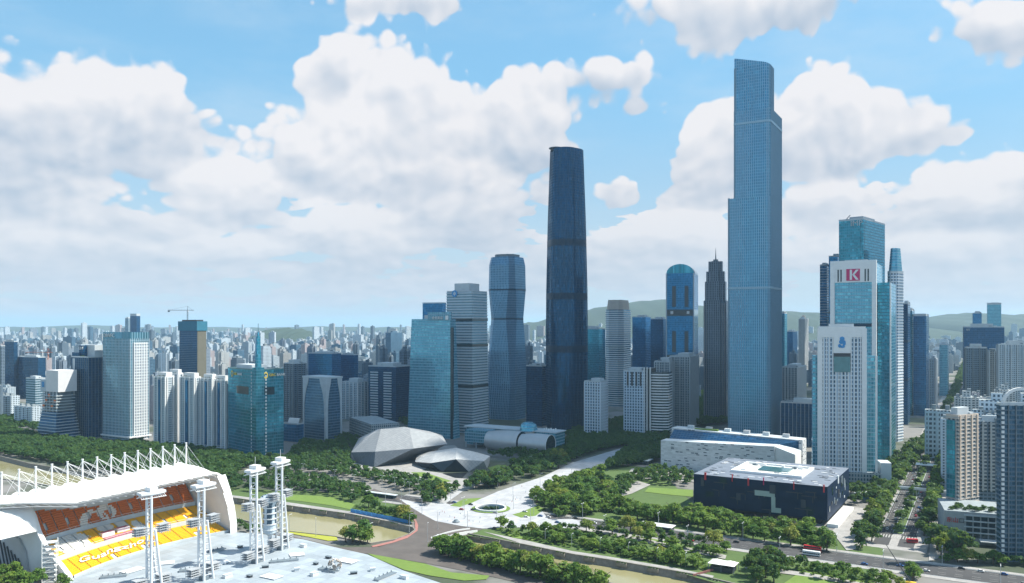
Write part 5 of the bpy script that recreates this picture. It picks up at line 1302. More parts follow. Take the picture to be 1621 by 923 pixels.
# spiral escape stair beside it
c = G(79, 920); t = thing('stair_tower', 'white open spiral escape stair tower at the near end of the grandstand', 'stair', c, R(20))
for k in range(9): b = MB(); b.box(0, 0, 8, 6.5, k * 3.1 + .2, k * 3.1 + .6, bottom=True); b.build('landing', M['white'], t)
for k in range(8): b = MB(); b.prism([(-3.4, -2.6), (3.4, -2.6), (3.4, -.4), (-3.4, -.4)], k * 3.1 + 1.0, k * 3.1 + 1.4); b.bar((-3.5, -2.8 * (-1) ** k, k * 3.1 + .5), (3.5, -2.8 * (-1) ** k, k * 3.1 + 3.4), .35); b.build('flight', M['white'], t, kind='stuff')
for x in (-4, 4):
    for y in (-3.2, 3.2): MB().bar((x, y, 0), (x, y, 27), .28, 6).build('post', M['white'], t)

# ------------------------------------------------------------------ four lattice light towers on the stage
def light_tower(label, p, H, k):
    t = thing('light_tower', label, 'light tower', p, -TH + R(8 * k), 'lattice light towers on the stage')
    for sx in (-2.6, 2.6):
        MB().bar((sx, -1.6, 0), (sx, -1.6, H), .85, 8).build('leg', M['white_steel'], t)
        MB().bar((sx * 1.15, 5.5, 0), (sx, 0.9, H * .62), .8, 8).build('leg', M['white_steel'], t)
    b = MB(); n = int(H / 4)
    for i in range(n):
        z = i * 4.0; b.bar((-2.6, -1.6, z), (2.6, -1.6, z), .32); 
        if i % 2: b.bar((-2.6, -1.6, z), (2.6, -1.6, z + 4), .26)
        if z < H * .6:
            y = 5.5 - 4.6 * z / (H * .62); b.bar((-2.8, y, z), (2.8, y, z), .3); b.bar((-2.7, -1.6, z), (-2.8, y, z), .24); b.bar((2.7, -1.6, z), (2.8, y, z), .24)
    b.build('lattice', M['white_steel'], t, kind='stuff')
    def wing(z, ln, wd, up, nm):
        for sg in (-1, 1):
            m_ = MB()
            for q in range(4): m_.box(0, sg * (4 + ln / 2), wd, ln, z + q * 1.5, z + q * 1.5 + .35, bottom=True); m_.bar((-wd / 2, sg * 4, z + q * 1.5), (-wd / 2, sg * (4 + ln), z + q * 1.5 + up), .18); m_.bar((wd / 2, sg * 4, z + q * 1.5), (wd / 2, sg * (4 + ln), z + q * 1.5 + up), .18)
            for j in range(6): yy = sg * (4 + ln * j / 5); m_.bar((-wd / 2, yy, z - 1), (-wd / 2, yy, z + 5), .12); m_.bar((wd / 2, yy, z - 1), (wd / 2, yy, z + 5), .12)
            m_.build(nm, M['galv'], t)
    wing(5, 7.5, 5.5, 0, 'lower_wing'); wing(H * .58, 7, 5, .5, 'middle_wing')
    m_ = MB(); m_.prism([(-2.6, -8), (2.6, -8), (4, 0), (2.6, 8), (-2.6, 8), (-4, 0)], H - 2.0, H - .4, bottom=True)
    for j in range(12):
        y = -7.7 + j * 1.4; m_.bar((-3, y, H - 1.2), (3, y, H - 4.0), .2); m_.bar((-3, y, H - 4.0), (3, y, H - 1.2), .2)
    for x in (-3, 3): m_.bar((x, -8, H - 4.0), (x, 8, H - 4.0), .28)
    m_.build('top_canopy', M['white_steel'], t)
    MB().box(0, 0, 6, 5, H - .4, H + 2.2).build('cap_house', M['white'], t); MB().bar((0, 0, H + 2), (0, 0, H + 8), .14, 5).build('lightning_rod', M['white_steel'], t)
    MB().box(0, 0, 5.5, 4, 0, 3.5).build('base_block', M['grey'], t)
light_tower('white lattice light tower in front of the middle of the seats', G(240, 938), 63, -1)
light_tower('white lattice light tower in front of the far end of the seats', G(322, 919), 63, 0)
light_tower('white lattice light tower standing clear of the seats on the stage', G(404, 892), 66, 1)
light_tower('white lattice light tower nearest the canal, with an observation cabin', G(444, 871), 66, 1)
cab = thing('observation_cabin', 'white round observation cabin hung beside the canal-side light tower', 'cabin', G(427, 873))
rows = [[(r_ * math.cos(2 * math.pi * i / 16), r_ * math.sin(2 * math.pi * i / 16), z) for i in range(16)] for z, r_ in ((12, 2), (14, 4.6), (34, 4.6), (36, 6), (40, 6.5), (41, 5))]
m_ = MB(); m_.grid(rows, 0, True); m_.quad(rows[-1]); m_.build('drum', FA['resi'], cab)
for z in (16, 20, 24, 28, 32, 37): b = MB(); b.ring(ngon(4.6 if z < 35 else 6.3, 16), .5, z, z + .7); b.build('gallery', M['white'], cab)
MB().bar((0, 0, 0), (0, 0, 12.2), 1.4, 8).build('stem', M['white_steel'], cab); MB().bar((0, 0, 38), (7, 3, 40), .5).build('arm', M['white_steel'], cab)
# stage furniture: low platforms, trench covers, cabins
rs = random.Random(21); stg = [(300, 905), (350, 893), (395, 915), (360, 915), (450, 890), (470, 880), (500, 895), (470, 905), (520, 905), (550, 890), (560, 910), (590, 905), (610, 915), (430, 915), (420, 900), (480, 867), (340, 875), (265, 893), (520, 885), (640, 917), (180, 915), (210, 905), (380, 868), (497, 912)]
LB = ['long grey steel platform lying on the blue-white stage floor', 'pale low deck box on the stage floor', 'dark equipment case on the stage floor', 'white louvred vent box on the stage floor']
for i, (px, py) in enumerate(stg):
    k = i % 4; sx, sy, h_ = ((16, 4, 1.1), (12, 8, .7), (3.4, 2.2, 1.6), (4.5, 3, 2.2))[k]; sx *= rs.uniform(.7, 1.3)
    o = thing(('stage_platform', 'deck_box', 'equipment_case', 'vent_box')[k], LB[k], ('platform', 'deck', 'case', 'vent')[k], G(px, py) + Vector((0, 0, .55)), rs.choice([-TH, R(60), R(20)]), ('steel platforms', 'deck boxes', 'equipment cases', 'vent boxes')[k] + ' on the stage')
    MB().box(0, 0, sx, sy, 0, h_ * .82).build('body', (M['galv'], M['stage'], M['dark'], M['white'])[k], o); MB().box(0, 0, sx + .5, sy + .5, h_ * .82, h_).build('lid', (M['grey'], M['white'], M['grey'], M['pale'])[k], o)
    if k == 0:
        for q in range(5): MB().box(-sx / 2 + 1 + q * (sx - 2) / 4, sy / 2 - .3, .5, .5, h_, h_ + 1.1).build('post', M['grey'], o)
o = thing('flower_sculpture', 'pale pink flower-ball sculpture on the stage floor', 'sculpture', G(530, 905) + Vector((0, 0, .5)))
for i in range(26):
    a, q = rs.uniform(0, 6.28), rs.uniform(-.7, 1); rr_ = math.sqrt(max(0, 1 - q * q)) * 4; p = Vector((rr_ * math.cos(a), rr_ * math.sin(a), 4.2 + q * 3.6)); n_ = (p - Vector((0, 0, 4.2))).normalized(); x_ = n_.orthogonal().normalized(); y_ = n_.cross(x_)
    m_ = MB(); P = [p + (x_ * math.cos(2 * math.pi * j / 5) + y_ * math.sin(2 * math.pi * j / 5)) * 1.5 + n_ * .5 for j in range(5)]
    for j in range(5): m_.quad([p - n_ * .6, P[j], P[(j + 1) % 5]])
    m_.build('petal_cup', M['brick'] if i % 3 else M['white'], o)
MB().bar((0, 0, 0), (0, 0, 3), .6, 8).build('stem', M['white'], o)

# ------------------------------------------------------------------ plaza things
c = G(777, 806); o = thing('sunken_court', 'round sunken court ringed by a white parapet and clipped grass on the plaza', 'court', c)
m_ = MB(); A, B = ngon(17.5, 48), ngon(13.8, 48)
for i in range(48): j = (i + 1) % 48; m_.quad([(*A[i], .62), (*A[j], .62), (*B[j], .62), (*B[i], .62)])
m_.build('grass_ring', M['lawn'], o)
m_ = MB(); A, B = ngon(14, 48), ngon(12.6, 48)
for i in range(48):
    j = (i + 1) % 48; m_.quad([(*A[i], .3), (*A[j], .3), (*A[j], 1.9), (*A[i], 1.9)]); m_.quad([(*A[i], 1.9), (*A[j], 1.9), (*B[j], 1.9), (*B[i], 1.9)]); m_.quad([(*B[j], .3), (*B[i], .3), (*B[i], 1.9), (*B[j], 1.9)])
m_.build('parapet', M['white'], o)
MB().prism(ngon(12.7, 48), .3, .75).build('pit_shade', M['glass'], o)  # dark disc stands in for the shaded depth of the court
for k in range(9): shrub(o, -6 + k * 1.5, math.sin(k * 2) * 3, .75, 1.3 + .3 * (k % 3), 'shrub')
o = tag(MB().prism(ngon(3.2, 14), 0, .4, poly1=ngon(3.0, 14)).prism(ngon(2.4, 12), .4, 1.8, poly1=ngon(1.4, 12)).build('planter', M['grey'], None, G(722, 827) + Vector((0, 0, .6))), 'round dark stone planter alone on the white plaza', 'planter')
# white road bridge
a, b = G(690, 856), G(752, 841); br = thing('bridge', 'low white arched bridge where the road crosses the canal mouth', 'bridge', a, math.atan2((b - a).y, (b - a).x)); BL = (b - a).length
rows = [[(BL * k / 14, y, .5 + 1.2 * math.sin(math.pi * k / 14)) for k in range(15)] for y in (-3, 6)]; m_ = MB(); m_.grid(rows); m_.build('deck', M['brown_asphalt'], br)
for y in (-3, 6):
    m_ = MB()
    for k in range(14): z0, z1 = .5 + 1.2 * math.sin(math.pi * k / 14), .5 + 1.2 * math.sin(math.pi * (k + 1) / 14); m_.quad([(BL * k / 14, y, z0 - 1.4), (BL * (k + 1) / 14, y, z1 - 1.4), (BL * (k + 1) / 14, y, z1 + 1.1), (BL * k / 14, y, z0 + 1.1)]); m_.quad([(BL * k / 14, y + .4, z0 + 1.1), (BL * (k + 1) / 14, y + .4, z1 + 1.1), (BL * (k + 1) / 14, y, z1 + 1.1), (BL * k / 14, y, z0 + 1.1)])
    m_.build('parapet', M['white'], br)
# blue hoarding along the canal
pts = [G(*p) for p in ((555, 811), (580, 816), (605, 821), (630, 826), (650, 830))]; hd = thing('hoarding', 'long blue construction hoarding along the canal bank', 'fence', pts[0])
for i in range(4):
    a, b = pts[i] - pts[0], pts[i + 1] - pts[0]; n_ = 3
    for k in range(n_): p, q = a.lerp(b, k / n_ + .01), a.lerp(b, (k + 1) / n_ - .01); MB().prism(strip((p + q) / 2, (q - p).normalized(), -(q - p).length / 2, (q - p).length / 2, .4)[::-1], .3, 3.2).build('panel', M['blue'], hd)
# underground-station canopy
c = G(1145, 903); o = thing('station_canopy', 'white tent-like canopy over a ramp beside the canal', 'canopy', c, -TH)
for k in range(2):
    m_ = MB(); x0 = -9 + k * 9; rows = [[(x0 + 9 * i / 6, -6 + 12 * j / 6, 5.2 + 1.8 * math.sin(math.pi * i / 6) * math.sin(math.pi * j / 6)) for i in range(7)] for j in range(7)]; m_.grid(rows); m_.build('tent_roof', M['membrane'], o)
for x in (-8.6, 0, 8.6):
    for y in (-5.6, 5.6): MB().bar((x, y, 0), (x, y, 5.3), .22, 6).build('post', M['grey'], o)
MB().box(0, 0, 15, 10, .2, 3.4).build('ramp_house', M['dark'], o)
o = thing('red_railing', 'red railing along the ramp below the white canopy', 'railing', G(1100, 912), R(20))
for k in range(7): MB().box(k * 3.2, k * 1.0, 2.8, .5, .2, 1.6).build('panel', M['redpave'], o)
# mobile crane with a dark boom
c = G(1438, 926); o = thing('mobile_crane', 'mobile crane with a long dark raised boom at the street corner', 'crane', c, R(150))
MB().box(0, 0, 9, 2.6, .8, 2.2).build('carrier', M['gold'], o); MB().box(3, 0, 2.4, 2.4, 2.2, 3.8).build('cab', M['white'], o)
for x in (-3.4, -1.4, 1.4, 3.4):
    for y in (-1.3, 1.3): w_ = MB(); w_.bar((x, y - .2, .6), (x, y + .2, .6), .6, 12); w_.build('wheel', M['dark'], o)
MB().bar((-1, 0, 2.4), (13.5, -7, 22), .45, 6, 0, .22).build('boom', M['dark'], o)
# pedestrian bridge over the boulevard
a = BV + N_ * 176; o = thing('footbridge', 'pale curved footbridge crossing the boulevard between the towers', 'bridge', a, -TH)
m_ = MB(); rows = [[(-34 + 68 * k / 12, y + 4 * math.sin(math.pi * k / 12), 6.5) for k in range(13)] for y in (-2.2, 2.2)]; m_.grid(rows); m_.build('deck', M['pale'], o)
for y in (-2.2, 2.2):
    m_ = MB()
    for k in range(12): m_.quad([(-34 + 68 * k / 12, y + 4 * math.sin(math.pi * k / 12), 5.6), (-34 + 68 * (k + 1) / 12, y + 4 * math.sin(math.pi * (k + 1) / 12), 5.6), (-34 + 68 * (k + 1) / 12, y + 4 * math.sin(math.pi * (k + 1) / 12), 7.7), (-34 + 68 * k / 12, y + 4 * math.sin(math.pi * k / 12), 7.7)])
    m_.build('parapet', M['white'], o)
for x in (-30, 0, 30): MB().bar((x, 3, 0), (x, 3, 6), .5, 8).build('pier', M['pale'], o)
# low pavilions in the park
for px, py, sx, sy, h_, mt, lb in ((1040, 838, 26, 9, 4, 'white', 'long low white pavilion roof between park trees'), (1375, 790, 22, 12, 6, 'tealpale', 'small glazed annex beside the museum'), (905, 726, 10, 7, 5, 'white', 'small white kiosk at the head of the plaza'), (1010, 733, 30, 16, 5, 'pale', 'flat concrete deck pavilion among the park trees'), (918, 668, 34, 16, 9, 'glass', 'low glass pavilion below the white hotel'), (600, 786, 40, 3, 3.6, 'pale', 'pale retaining wall of the road underpass'), (1470, 745, 24, 14, 7, 'white', 'low white kiosk beside the boulevard')):
    o = thing('pavilion', lb, 'pavilion', G(px, py), -TH)
    MB().box(0, 0, sx, sy, 0, h_ - .5).build('walls', FA['tealpale'] if mt == 'tealpale' else M['glass'], o); MB().box(0, 0, sx + 2, sy + 2, h_ - .5, h_).build('roof', M['pale'] if mt in ('tealpale', 'pale') else M['white'], o)
rt = random.Random(33)
PLAN = []
def tree(p, r_, h, label, group, pal='g', name='tree'): PLAN.append((r_ / p.y, p, r_, h, label, group, pal, name))
def make_tree(p, r_, h, label, group, pal, name):
    """crown radius r_, total height h"""
    ms = {'g': CR, 'y': CRY, 'd': CRD}[pal]; hc = h * .90
    o = thing(name, label, 'tree', p, rt.uniform(0, 6.28), group)
    a = bpy.data.objects.new('trunk', rt.choice(TR)); col.objects.link(a); a.parent = o; a.scale = (h * .75, h * .75, h * .8)
    b = bpy.data.objects.new('crown', rt.choice(ms)); col.objects.link(b); b.parent = o; b.location = (0, 0, h - hc * 1.02); k = rt.uniform(.92, 1.1); b.scale = (r_ * k, r_ / k, hc / 1.30)
def inside(x, y, P):
    c_ = False; j = len(P) - 1
    for i in range(len(P)):
        if (P[i][1] > y) != (P[j][1] > y) and x < (P[j][0] - P[i][0]) * (y - P[i][1]) / (P[j][1] - P[i][1]) + P[i][0]: c_ = not c_
        j = i
    return c_
spots = []
def scatter(pts, gap, seed=0, world=False, avoid=(), k=1.22):
    gap *= k
    P = pts if world else P2(pts); r_ = random.Random(seed); xs, ys = [p[0] for p in P], [p[1] for p in P]; out = []; area = (max(xs) - min(xs)) * (max(ys) - min(ys))
    for _ in range(int(area / gap ** 2 * 7)):
        x, y = r_.uniform(min(xs), max(xs)), r_.uniform(min(ys), max(ys))
        if inside(x, y, P) and all((x - a) ** 2 + (y - b) ** 2 > gap * gap for a, b in out[-400:]) and all((x - a) ** 2 + (y - b) ** 2 > c_ ** 2 for a, b, c_ in avoid): out.append((x, y))
    return out
def row(pts, step, jit=1.2):
    out = []; W = [G(*p) for p in pts]
    for a, b in zip(W, W[1:]):
        n = max(1, round((b - a).length / (step * 1.12)))
        for k in range(n): p = a.lerp(b, (k + .5) / n); out.append((p.x + rt.uniform(-jit, jit), p.y + rt.uniform(-jit, jit)))
    return out
def plant_trees(pos, r0, r1, h0, h1, label, group, pal='g', ymix=0.0, name='tree'):
    r0, r1, h0, h1 = r0 * 1.22, r1 * 1.22, h0 * 1.2, h1 * 1.2
    for x, y in pos:
        pl = 'y' if rt.random() < ymix + .05 else pal; sc = rt.choice([.72, .85, 1, 1, 1.1, 1.2]); tree(Vector((x, y, 0)), rt.uniform(r0, r1) * sc, rt.uniform(h0, h1) * sc, ('yellowish ' if pl == 'y' else '') + ('small-crowned ' if sc < .8 else 'wide-crowned ' if sc > 1.15 else '') + label, group, pl, name); cnt[0] += 1
cnt = [0]
# dense row on the island bank
plant_trees(row([(690, 876), (740, 888), (800, 903), (880, 922), (960, 940)], 7.5), 6.4, 8.2, 11, 14, 'broad green tree in the row on the island bank of the canal', 'island bank trees')
plant_trees(row([(702, 871), (760, 885), (830, 904), (920, 925)], 9), 5.1, 6.7, 8.3, 11, 'broad green tree in the row on the island bank of the canal', 'island bank trees')
plant_trees([G(x, y)[:2] for x, y in ((547, 858), (558, 860), (570, 860), (582, 860), (563, 856), (576, 856))], 5.4, 6.6, 11, 13, 'round dense tree clump beside the flower bed', 'tree clump by the flower bed')
plant_trees([G(x, y)[:2] for x, y in ((5, 918), (22, 922), (42, 926), (60, 930), (12, 930), (35, 933), (-6, 925), (100, 932))], 4.4, 6, 8, 11, 'leafy tree at the foot of the grandstand stair', 'trees by the stair tower')
# both sides of the plaza avenue
plant_trees(scatter([(738, 776), (760, 772), (785, 775), (800, 770), (790, 762), (752, 765)], 6.5, 1), 5.9, 7.7, 11, 14, 'dark round tree in the clump beside the plaza lawn', 'plaza side clump', 'd')
plant_trees(scatter([(800, 768), (860, 752), (905, 735), (925, 718), (880, 722), (820, 742), (795, 752)], 8.5, 2), 5.6, 7.7, 9.4, 14, 'dark tree lining the opera side of the plaza avenue', 'opera side avenue trees', 'd')
plant_trees(scatter([(842, 792), (870, 778), (930, 757), (950, 752), (965, 770), (975, 800), (940, 818), (880, 815), (862, 806)], 8.2, 3), 5.6, 7.9, 9.4, 14, 'leafy tree in the grove on the museum side of the plaza', 'museum side grove', 'g', .06)
plant_trees(scatter([(670, 790), (700, 776), (728, 776), (705, 792), (690, 800), (672, 803)], 7, 4), 4.6, 5.9, 8.3, 12, 'tree on the triangular island beside the opera terrace', 'triangular island trees', 'g', .3)
for px, py, lb in ((672, 799, 'pale yellow-green conical tree beside the lawn triangle'), (683, 798, 'pale yellow-green conical tree beside the lawn triangle'), (704, 797, 'pale yellow-green conical tree beside the lawn triangle'), (885, 823, 'pale yellow tree near the plaza corner'), (895, 821, 'pale yellow tree near the plaza corner')):
    tree(G(px, py), 2.4, 9, lb, 'pale yellow plaza trees', 'y'); cnt[0] += 1
tree(G(793, 837), 6.4, 13, 'bright round tree standing alone at the bridge end of the plaza', None)
# strips between the canal and the avenue
plant_trees(row([(800, 842), (870, 850), (940, 863), (1010, 877), (1080, 893)], 9.5), 4.1, 5.6, 7.1, 9.4, 'small leafy tree on the promenade above the canal', 'promenade trees', 'g', .12)
plant_trees(row([(840, 850), (930, 867), (1030, 886), (1110, 902)], 8.5), 3.8, 5.4, 5.9, 8.8, 'small leafy tree on the promenade above the canal', 'promenade trees', 'g', .1)
plant_trees(row([(880, 840), (960, 845), (1040, 860), (1140, 882)], 9), 4.4, 6.1, 7.1, 10, 'leafy tree between the promenade and the avenue', 'park strip trees', 'g', .2)
plant_trees(row([(955, 836), (1040, 848), (1120, 866), (1160, 876)], 9), 4.4, 6.1, 7.1, 10, 'leafy tree between the promenade and the avenue', 'park strip trees', 'g', .2)
plant_trees(row([(975, 818), (1060, 826), (1150, 846), (1240, 862), (1320, 876)], 7.5), 5.4, 7.2, 9.4, 13, 'full green tree in the line before the museum', 'museum front trees', 'g', .05)
plant_trees(row([(960, 808), (1060, 820), (1160, 836), (1250, 852), (1310, 864)], 8), 5.6, 7.2, 9.4, 13, 'full green tree in the line before the museum', 'museum front trees', 'g', .05)
plant_trees(scatter([(1105, 812), (1200, 832), (1300, 850), (1300, 858), (1190, 842), (1100, 820)], 8, 8), 5.1, 6.7, 8.3, 12, 'full green tree in the line before the museum', 'museum front trees')
plant_trees([G(x, y)[:2] for x, y in ((1195, 893), (1210, 890), (1222, 897), (1205, 903), (1225, 908), (1190, 912), (1212, 915), (1236, 903), (1198, 922), (1225, 922))], 5, 6.4, 10, 13, 'tall dark tree massed beside the station canopy', 'trees by the station canopy', 'd')
plant_trees(row([(1240, 898), (1300, 905), (1370, 915), (1420, 922)], 8), 3.3, 5.1, 5.9, 8.8, 'small tree on the lower side of the avenue', 'lower avenue trees', 'g', .25)
plant_trees(row([(1290, 915), (1360, 925), (1440, 935)], 9), 3.3, 5.1, 5.9, 8.8, 'small tree on the lower side of the avenue', 'lower avenue trees', 'g', .25)
# boulevard rows
for side, lb, gp in ((-19, 'street tree on the museum side of the boulevard', 'boulevard trees, museum side'), (0, 'street tree on the boulevard median', 'boulevard median trees'), (19, 'street tree on the apartment side of the boulevard', 'boulevard trees, apartment side')):
    s_ = Vector((N_.y, -N_.x, 0)); k = 14
    while k < 470:
        if not (203 < k < 230) and not (side == 0 and rt.random() < .35): p = BV + N_ * k + s_ * (side + rt.uniform(-1.5, 1.5)); tree(Vector((p.x, p.y, 0)), rt.uniform(6.2, 8.6) if side else rt.uniform(4, 5.4), rt.uniform(12, 17) if side else rt.uniform(7, 10), lb, gp, 'd' if rt.random() < .6 else 'g'); cnt[0] += 1
        k += rt.uniform(9, 12)
plant_trees(scatter([(1350, 862), (1372, 840), (1385, 812), (1400, 815), (1385, 850), (1368, 876)], 8, 12), 5.6, 7.4, 11, 14, 'dark tree between the museum lawn and the boulevard', 'museum lawn trees', 'd')
plant_trees(scatter([(1475, 880), (1490, 850), (1520, 862), (1540, 885), (1510, 890)], 7.5, 13), 5.9, 7.9, 12, 15, 'large dark tree before the shop block', 'shop block trees', 'd')
plant_trees(row([(1488, 889), (1540, 892), (1600, 895), (1640, 898)], 7), 4.6, 6.1, 7.1, 10, 'bright green hedge-like tree along the right-hand wall', 'wall-side trees', 'g', .35)
plant_trees(row([(1440, 905), (1450, 915), (1446, 925)], 6), 3.8, 5.1, 7.1, 9.4, 'tree on the traffic island at the corner', 'corner island trees')
plant_trees(scatter([(1340, 770), (1390, 760), (1400, 780), (1380, 800), (1345, 800)], 9, 14), 5.1, 6.9, 9.4, 13, 'dark tree behind the small annex', 'annex trees', 'd')
plant_trees(scatter([(600, 808), (640, 818), (648, 830), (620, 822), (590, 812), (570, 800)], 7.5, 15), 4.1, 5.9, 7.1, 11, 'garden tree above the blue hoarding', 'hoarding garden trees', 'g', .25)
plant_trees([G(x, y)[:2] for x, y in ((366, 840), (378, 838), (390, 842), (402, 840), (415, 845), (355, 838))], 3, 4, 5, 7, 'low shrubby tree on the stage side of the canal', 'stage canal shrubs', 'd')
PLAN.sort(key=lambda q: -q[0])
for q in PLAN[:300]: make_tree(*q[1:])
REST = PLAN[300:]
# farther woods: too many to tell apart
def wood(name, label, regions, seed, extra=()):
    g = np.random.default_rng(seed); VV = []; TT = []; k = 0
    for pts, gap, r0, r1, z0 in regions:
        for x, y in scatter(pts, gap, seed + k, avoid=[(a, b, c_ * .55) for a, b, c_ in taken], k=1.0):
            V = LOW[k % 6].copy(); r_ = g.uniform(r0, r1); an = g.uniform(0, 6.28); c_, s_ = math.cos(an), math.sin(an)
            X = V[:, 0] * c_ - V[:, 1] * s_; Y = V[:, 0] * s_ + V[:, 1] * c_; h = g.uniform(.95, 1.3) * r_ * 1.15
            VV.append(np.stack([x + X * r_, y + Y * r_, z0 + 1.5 + V[:, 2] * h], 1)); TT.append(np.full(len(V) // 4, g.uniform(0, 1))); k += 1
    for _, p, r_, h, _l, _g, _p, _n in extra:
        V = LOW[k % 6].copy(); VV.append(np.stack([p.x + V[:, 0] * r_, p.y + V[:, 1] * r_, h * .1 + V[:, 2] * h * .72], 1)); TT.append(np.full(len(V) // 4, g.uniform(0, 1))); k += 1
    me = quads_mesh(name, np.concatenate(VV).astype(np.float32), LEAFD, np.concatenate(TT)); o = bpy.data.objects.new(name, me); col.objects.link(o); o['kind'] = 'stuff'; o['label'] = label; return k
def shrubs(name, label, regions, seed):
    g = np.random.default_rng(seed); VV = []; TT = []; k = 0
    for pts, gap, r0, r1 in regions:
        for x, y in scatter(pts, gap, seed + k, k=1.0):
            V = LOW[k % 6][: (len(LOW[0]) // 8) * 4].copy(); r_ = g.uniform(r0, r1); VV.append(np.stack([x + V[:, 0] * r_ * 1.3, y + V[:, 1] * r_ * 1.3, .1 + V[:, 2] * r_ * .9], 1)); TT.append(np.full(len(V) // 4, g.uniform(0, 1))); k += 1
    me = quads_mesh(name, np.concatenate(VV).astype(np.float32), LEAF, np.concatenate(TT)); o = bpy.data.objects.new(name, me); col.objects.link(o); o['kind'] = 'stuff'; o['label'] = label
shrubs('shrubbery', 'low mixed shrubs and hedges filling the park beds', [
    ([(790, 840), (900, 850), (1000, 866), (1120, 892), (1120, 905), (1000, 884), (900, 868), (800, 848)], 4.2, 1.6, 2.8),
    ([(900, 838), (1000, 850), (1130, 876), (1130, 882), (1000, 860), (900, 844)], 4.5, 1.5, 2.6),
    ([(960, 800), (1090, 815), (1300, 856), (1300, 868), (1080, 828), (960, 812)], 5.0, 1.6, 3.0),
    ([(1240, 892), (1330, 902), (1420, 915), (1400, 928), (1300, 915), (1240, 902)], 4.5, 1.4, 2.6),
    ([(695, 872), (800, 900), (900, 924), (880, 926), (780, 900), (695, 880)], 4.0, 1.6, 2.8),
    ([(850, 805), (880, 782), (960, 770), (970, 800), (930, 815), (870, 812)], 6.0, 1.6, 2.8),
    ([(565, 798), (640, 818), (648, 828), (600, 818), (560, 806)], 4.5, 1.4, 2.4), ([(1350, 858), (1372, 842), (1380, 850), (1360, 872)], 4.5, 1.5, 2.6)], 200)
nw = wood('riverside_wood', 'thick dark wood along the far canal bank and below the towers', [
    ([(-60, 664), (60, 694), (160, 706), (240, 706), (360, 722), (400, 735), (360, 760), (340, 776), (230, 760), (130, 742), (48, 728), (-60, 712)], 8.5, 4.5, 6.5, 0),
    ([(360, 722), (449, 730), (480, 706), (545, 705), (556, 745), (640, 760), (700, 772), (715, 782), (660, 782), (600, 766), (520, 752), (420, 745), (390, 738)], 8.0, 4.5, 6.5, 0),
    ([(345, 765), (440, 752), (540, 766), (590, 785), (560, 797), (520, 784), (446, 780), (345, 778)], 8.0, 4, 6, 0)], 70)
nw += wood('park_wood', 'dark park trees filling the ground between the towers', [
    ([(900, 690), (985, 668), (1050, 640), (1150, 615), (1155, 672), (1060, 678), (1045, 730), (1000, 738), (960, 745), (1010, 705), (960, 712), (900, 728)], 9.0, 5, 7, 0),
    ([(770, 722), (860, 735), (940, 712), (900, 700), (830, 715)], 8.5, 4.5, 6, 0), ([(960, 765), (1045, 745), (1100, 755), (1095, 770), (1020, 768), (1000, 765), (990, 790), (965, 790)], 8.5, 4.5, 6, 0),
    ([(630, 668), (665, 690), (700, 700), (640, 660)], 9, 4, 5.5, 0), ([(540, 690), (570, 700), (560, 712), (530, 706)], 8, 4, 5.5, 0), ([(1400, 735), (1450, 700), (1470, 690), (1465, 712), (1440, 750), (1405, 775)], 9, 4, 6, 0)], 90, REST)
nw += wood('street_trees', 'far street trees along the boulevard running to the horizon', [
    ([(1440, 735), (1478, 668), (1484, 668), (1452, 735)], 9, 4, 5.5, 0), ([(1482, 735), (1490, 668), (1500, 668), (1498, 735)], 9, 4, 5.5, 0),
    ([(1492, 655), (1516, 600), (1528, 570), (1534, 570), (1520, 612), (1500, 655)], 12, 6, 9, 0), ([(-40, 668), (60, 660), (150, 640), (150, 668), (60, 685)], 10, 5, 7, 0), ([(740, 655), (860, 660), (862, 640), (780, 640)], 11, 5, 7, 0)], 120)
print('trees', cnt, 'wood', nw)

pw = [G(*p) for p in ((741, 846), (833, 864), (907, 879), (960, 887), (1060, 904), (1100, 911), (1160, 925))]; pl2 = [G(*p) for p in ((346, 786), (446, 800), (555, 815), (640, 832))]
for poly_, wh in ((pw, 'east'), (pl2, 'west')):
    for a, b in zip(poly_, poly_[1:]):
        n = max(1, int((b - a).length / 17)); dv = (b - a).normalized(); nn = Vector((dv.y, -dv.x, 0))
        for k in range(n):
            p = a.lerp(b, (k + .5) / n) + nn * .9; o = thing('wall_planter', 'long stone planter of dark shrubs hung on the {} canal wall'.format(wh), 'planter', p, math.atan2(dv.y, dv.x), wh + ' canal wall planters')
            MB().box(0, 0, 8, 1.6, -2.2, .3, bottom=True).build('trough', M['stone'], o)
            for j in range(4): shrub(o, -3 + j * 2, 0, .2, 1.1, 'shrub')

# ------------------------------------------------------------------ lamp posts, vehicles, people
def lamp(p, h, label, group, rz=0.0, two=True):
    o = thing('lamp_post', label, 'street lamp', p, rz, group)
    a = bpy.data.objects.new('pole', LPM[0]); col.objects.link(a); a.parent = o; a.scale = (1, 1, h / 10)
    for sg in ((1, -1) if two else (1,)):
        b = bpy.data.objects.new('arm', LPM[1]); col.objects.link(b); b.parent = o; b.location = (0, 0, h); b.scale = (sg, 1, 1)
        c_ = bpy.data.objects.new('lamp_head', LPM[2]); col.objects.link(c_); c_.parent = b; c_.location = (2.0, 0, .35)
    return o
m0 = MB(); m0.bar((0, 0, 0), (0, 0, 10), .20, 6, 0, .13); m0.bar((0, 0, 0), (0, 0, .3), .4, 6)
m1 = MB(); m1.bar((0, 0, 0), (1.9, 0, .4), .11, 5)
m2 = MB(); m2.box(0, 0, 1.3, .5, -.12, .12, bottom=True)
LPM = [m0.mesh('pole', M['galv']), m1.mesh('arm', M['galv']), m2.mesh('lamp_head', M['white_steel'])]
for px, py in ((657, 830), (648, 842), (693, 838), (677, 858), (586, 858), (500, 850), (458, 843), (713, 880), (835, 908), (668, 815), (610, 800), (740, 836)): lamp(G(px, py), 14, 'tall pale lamp post beside the island road', 'island road lamps', rt.uniform(0, 3), False)
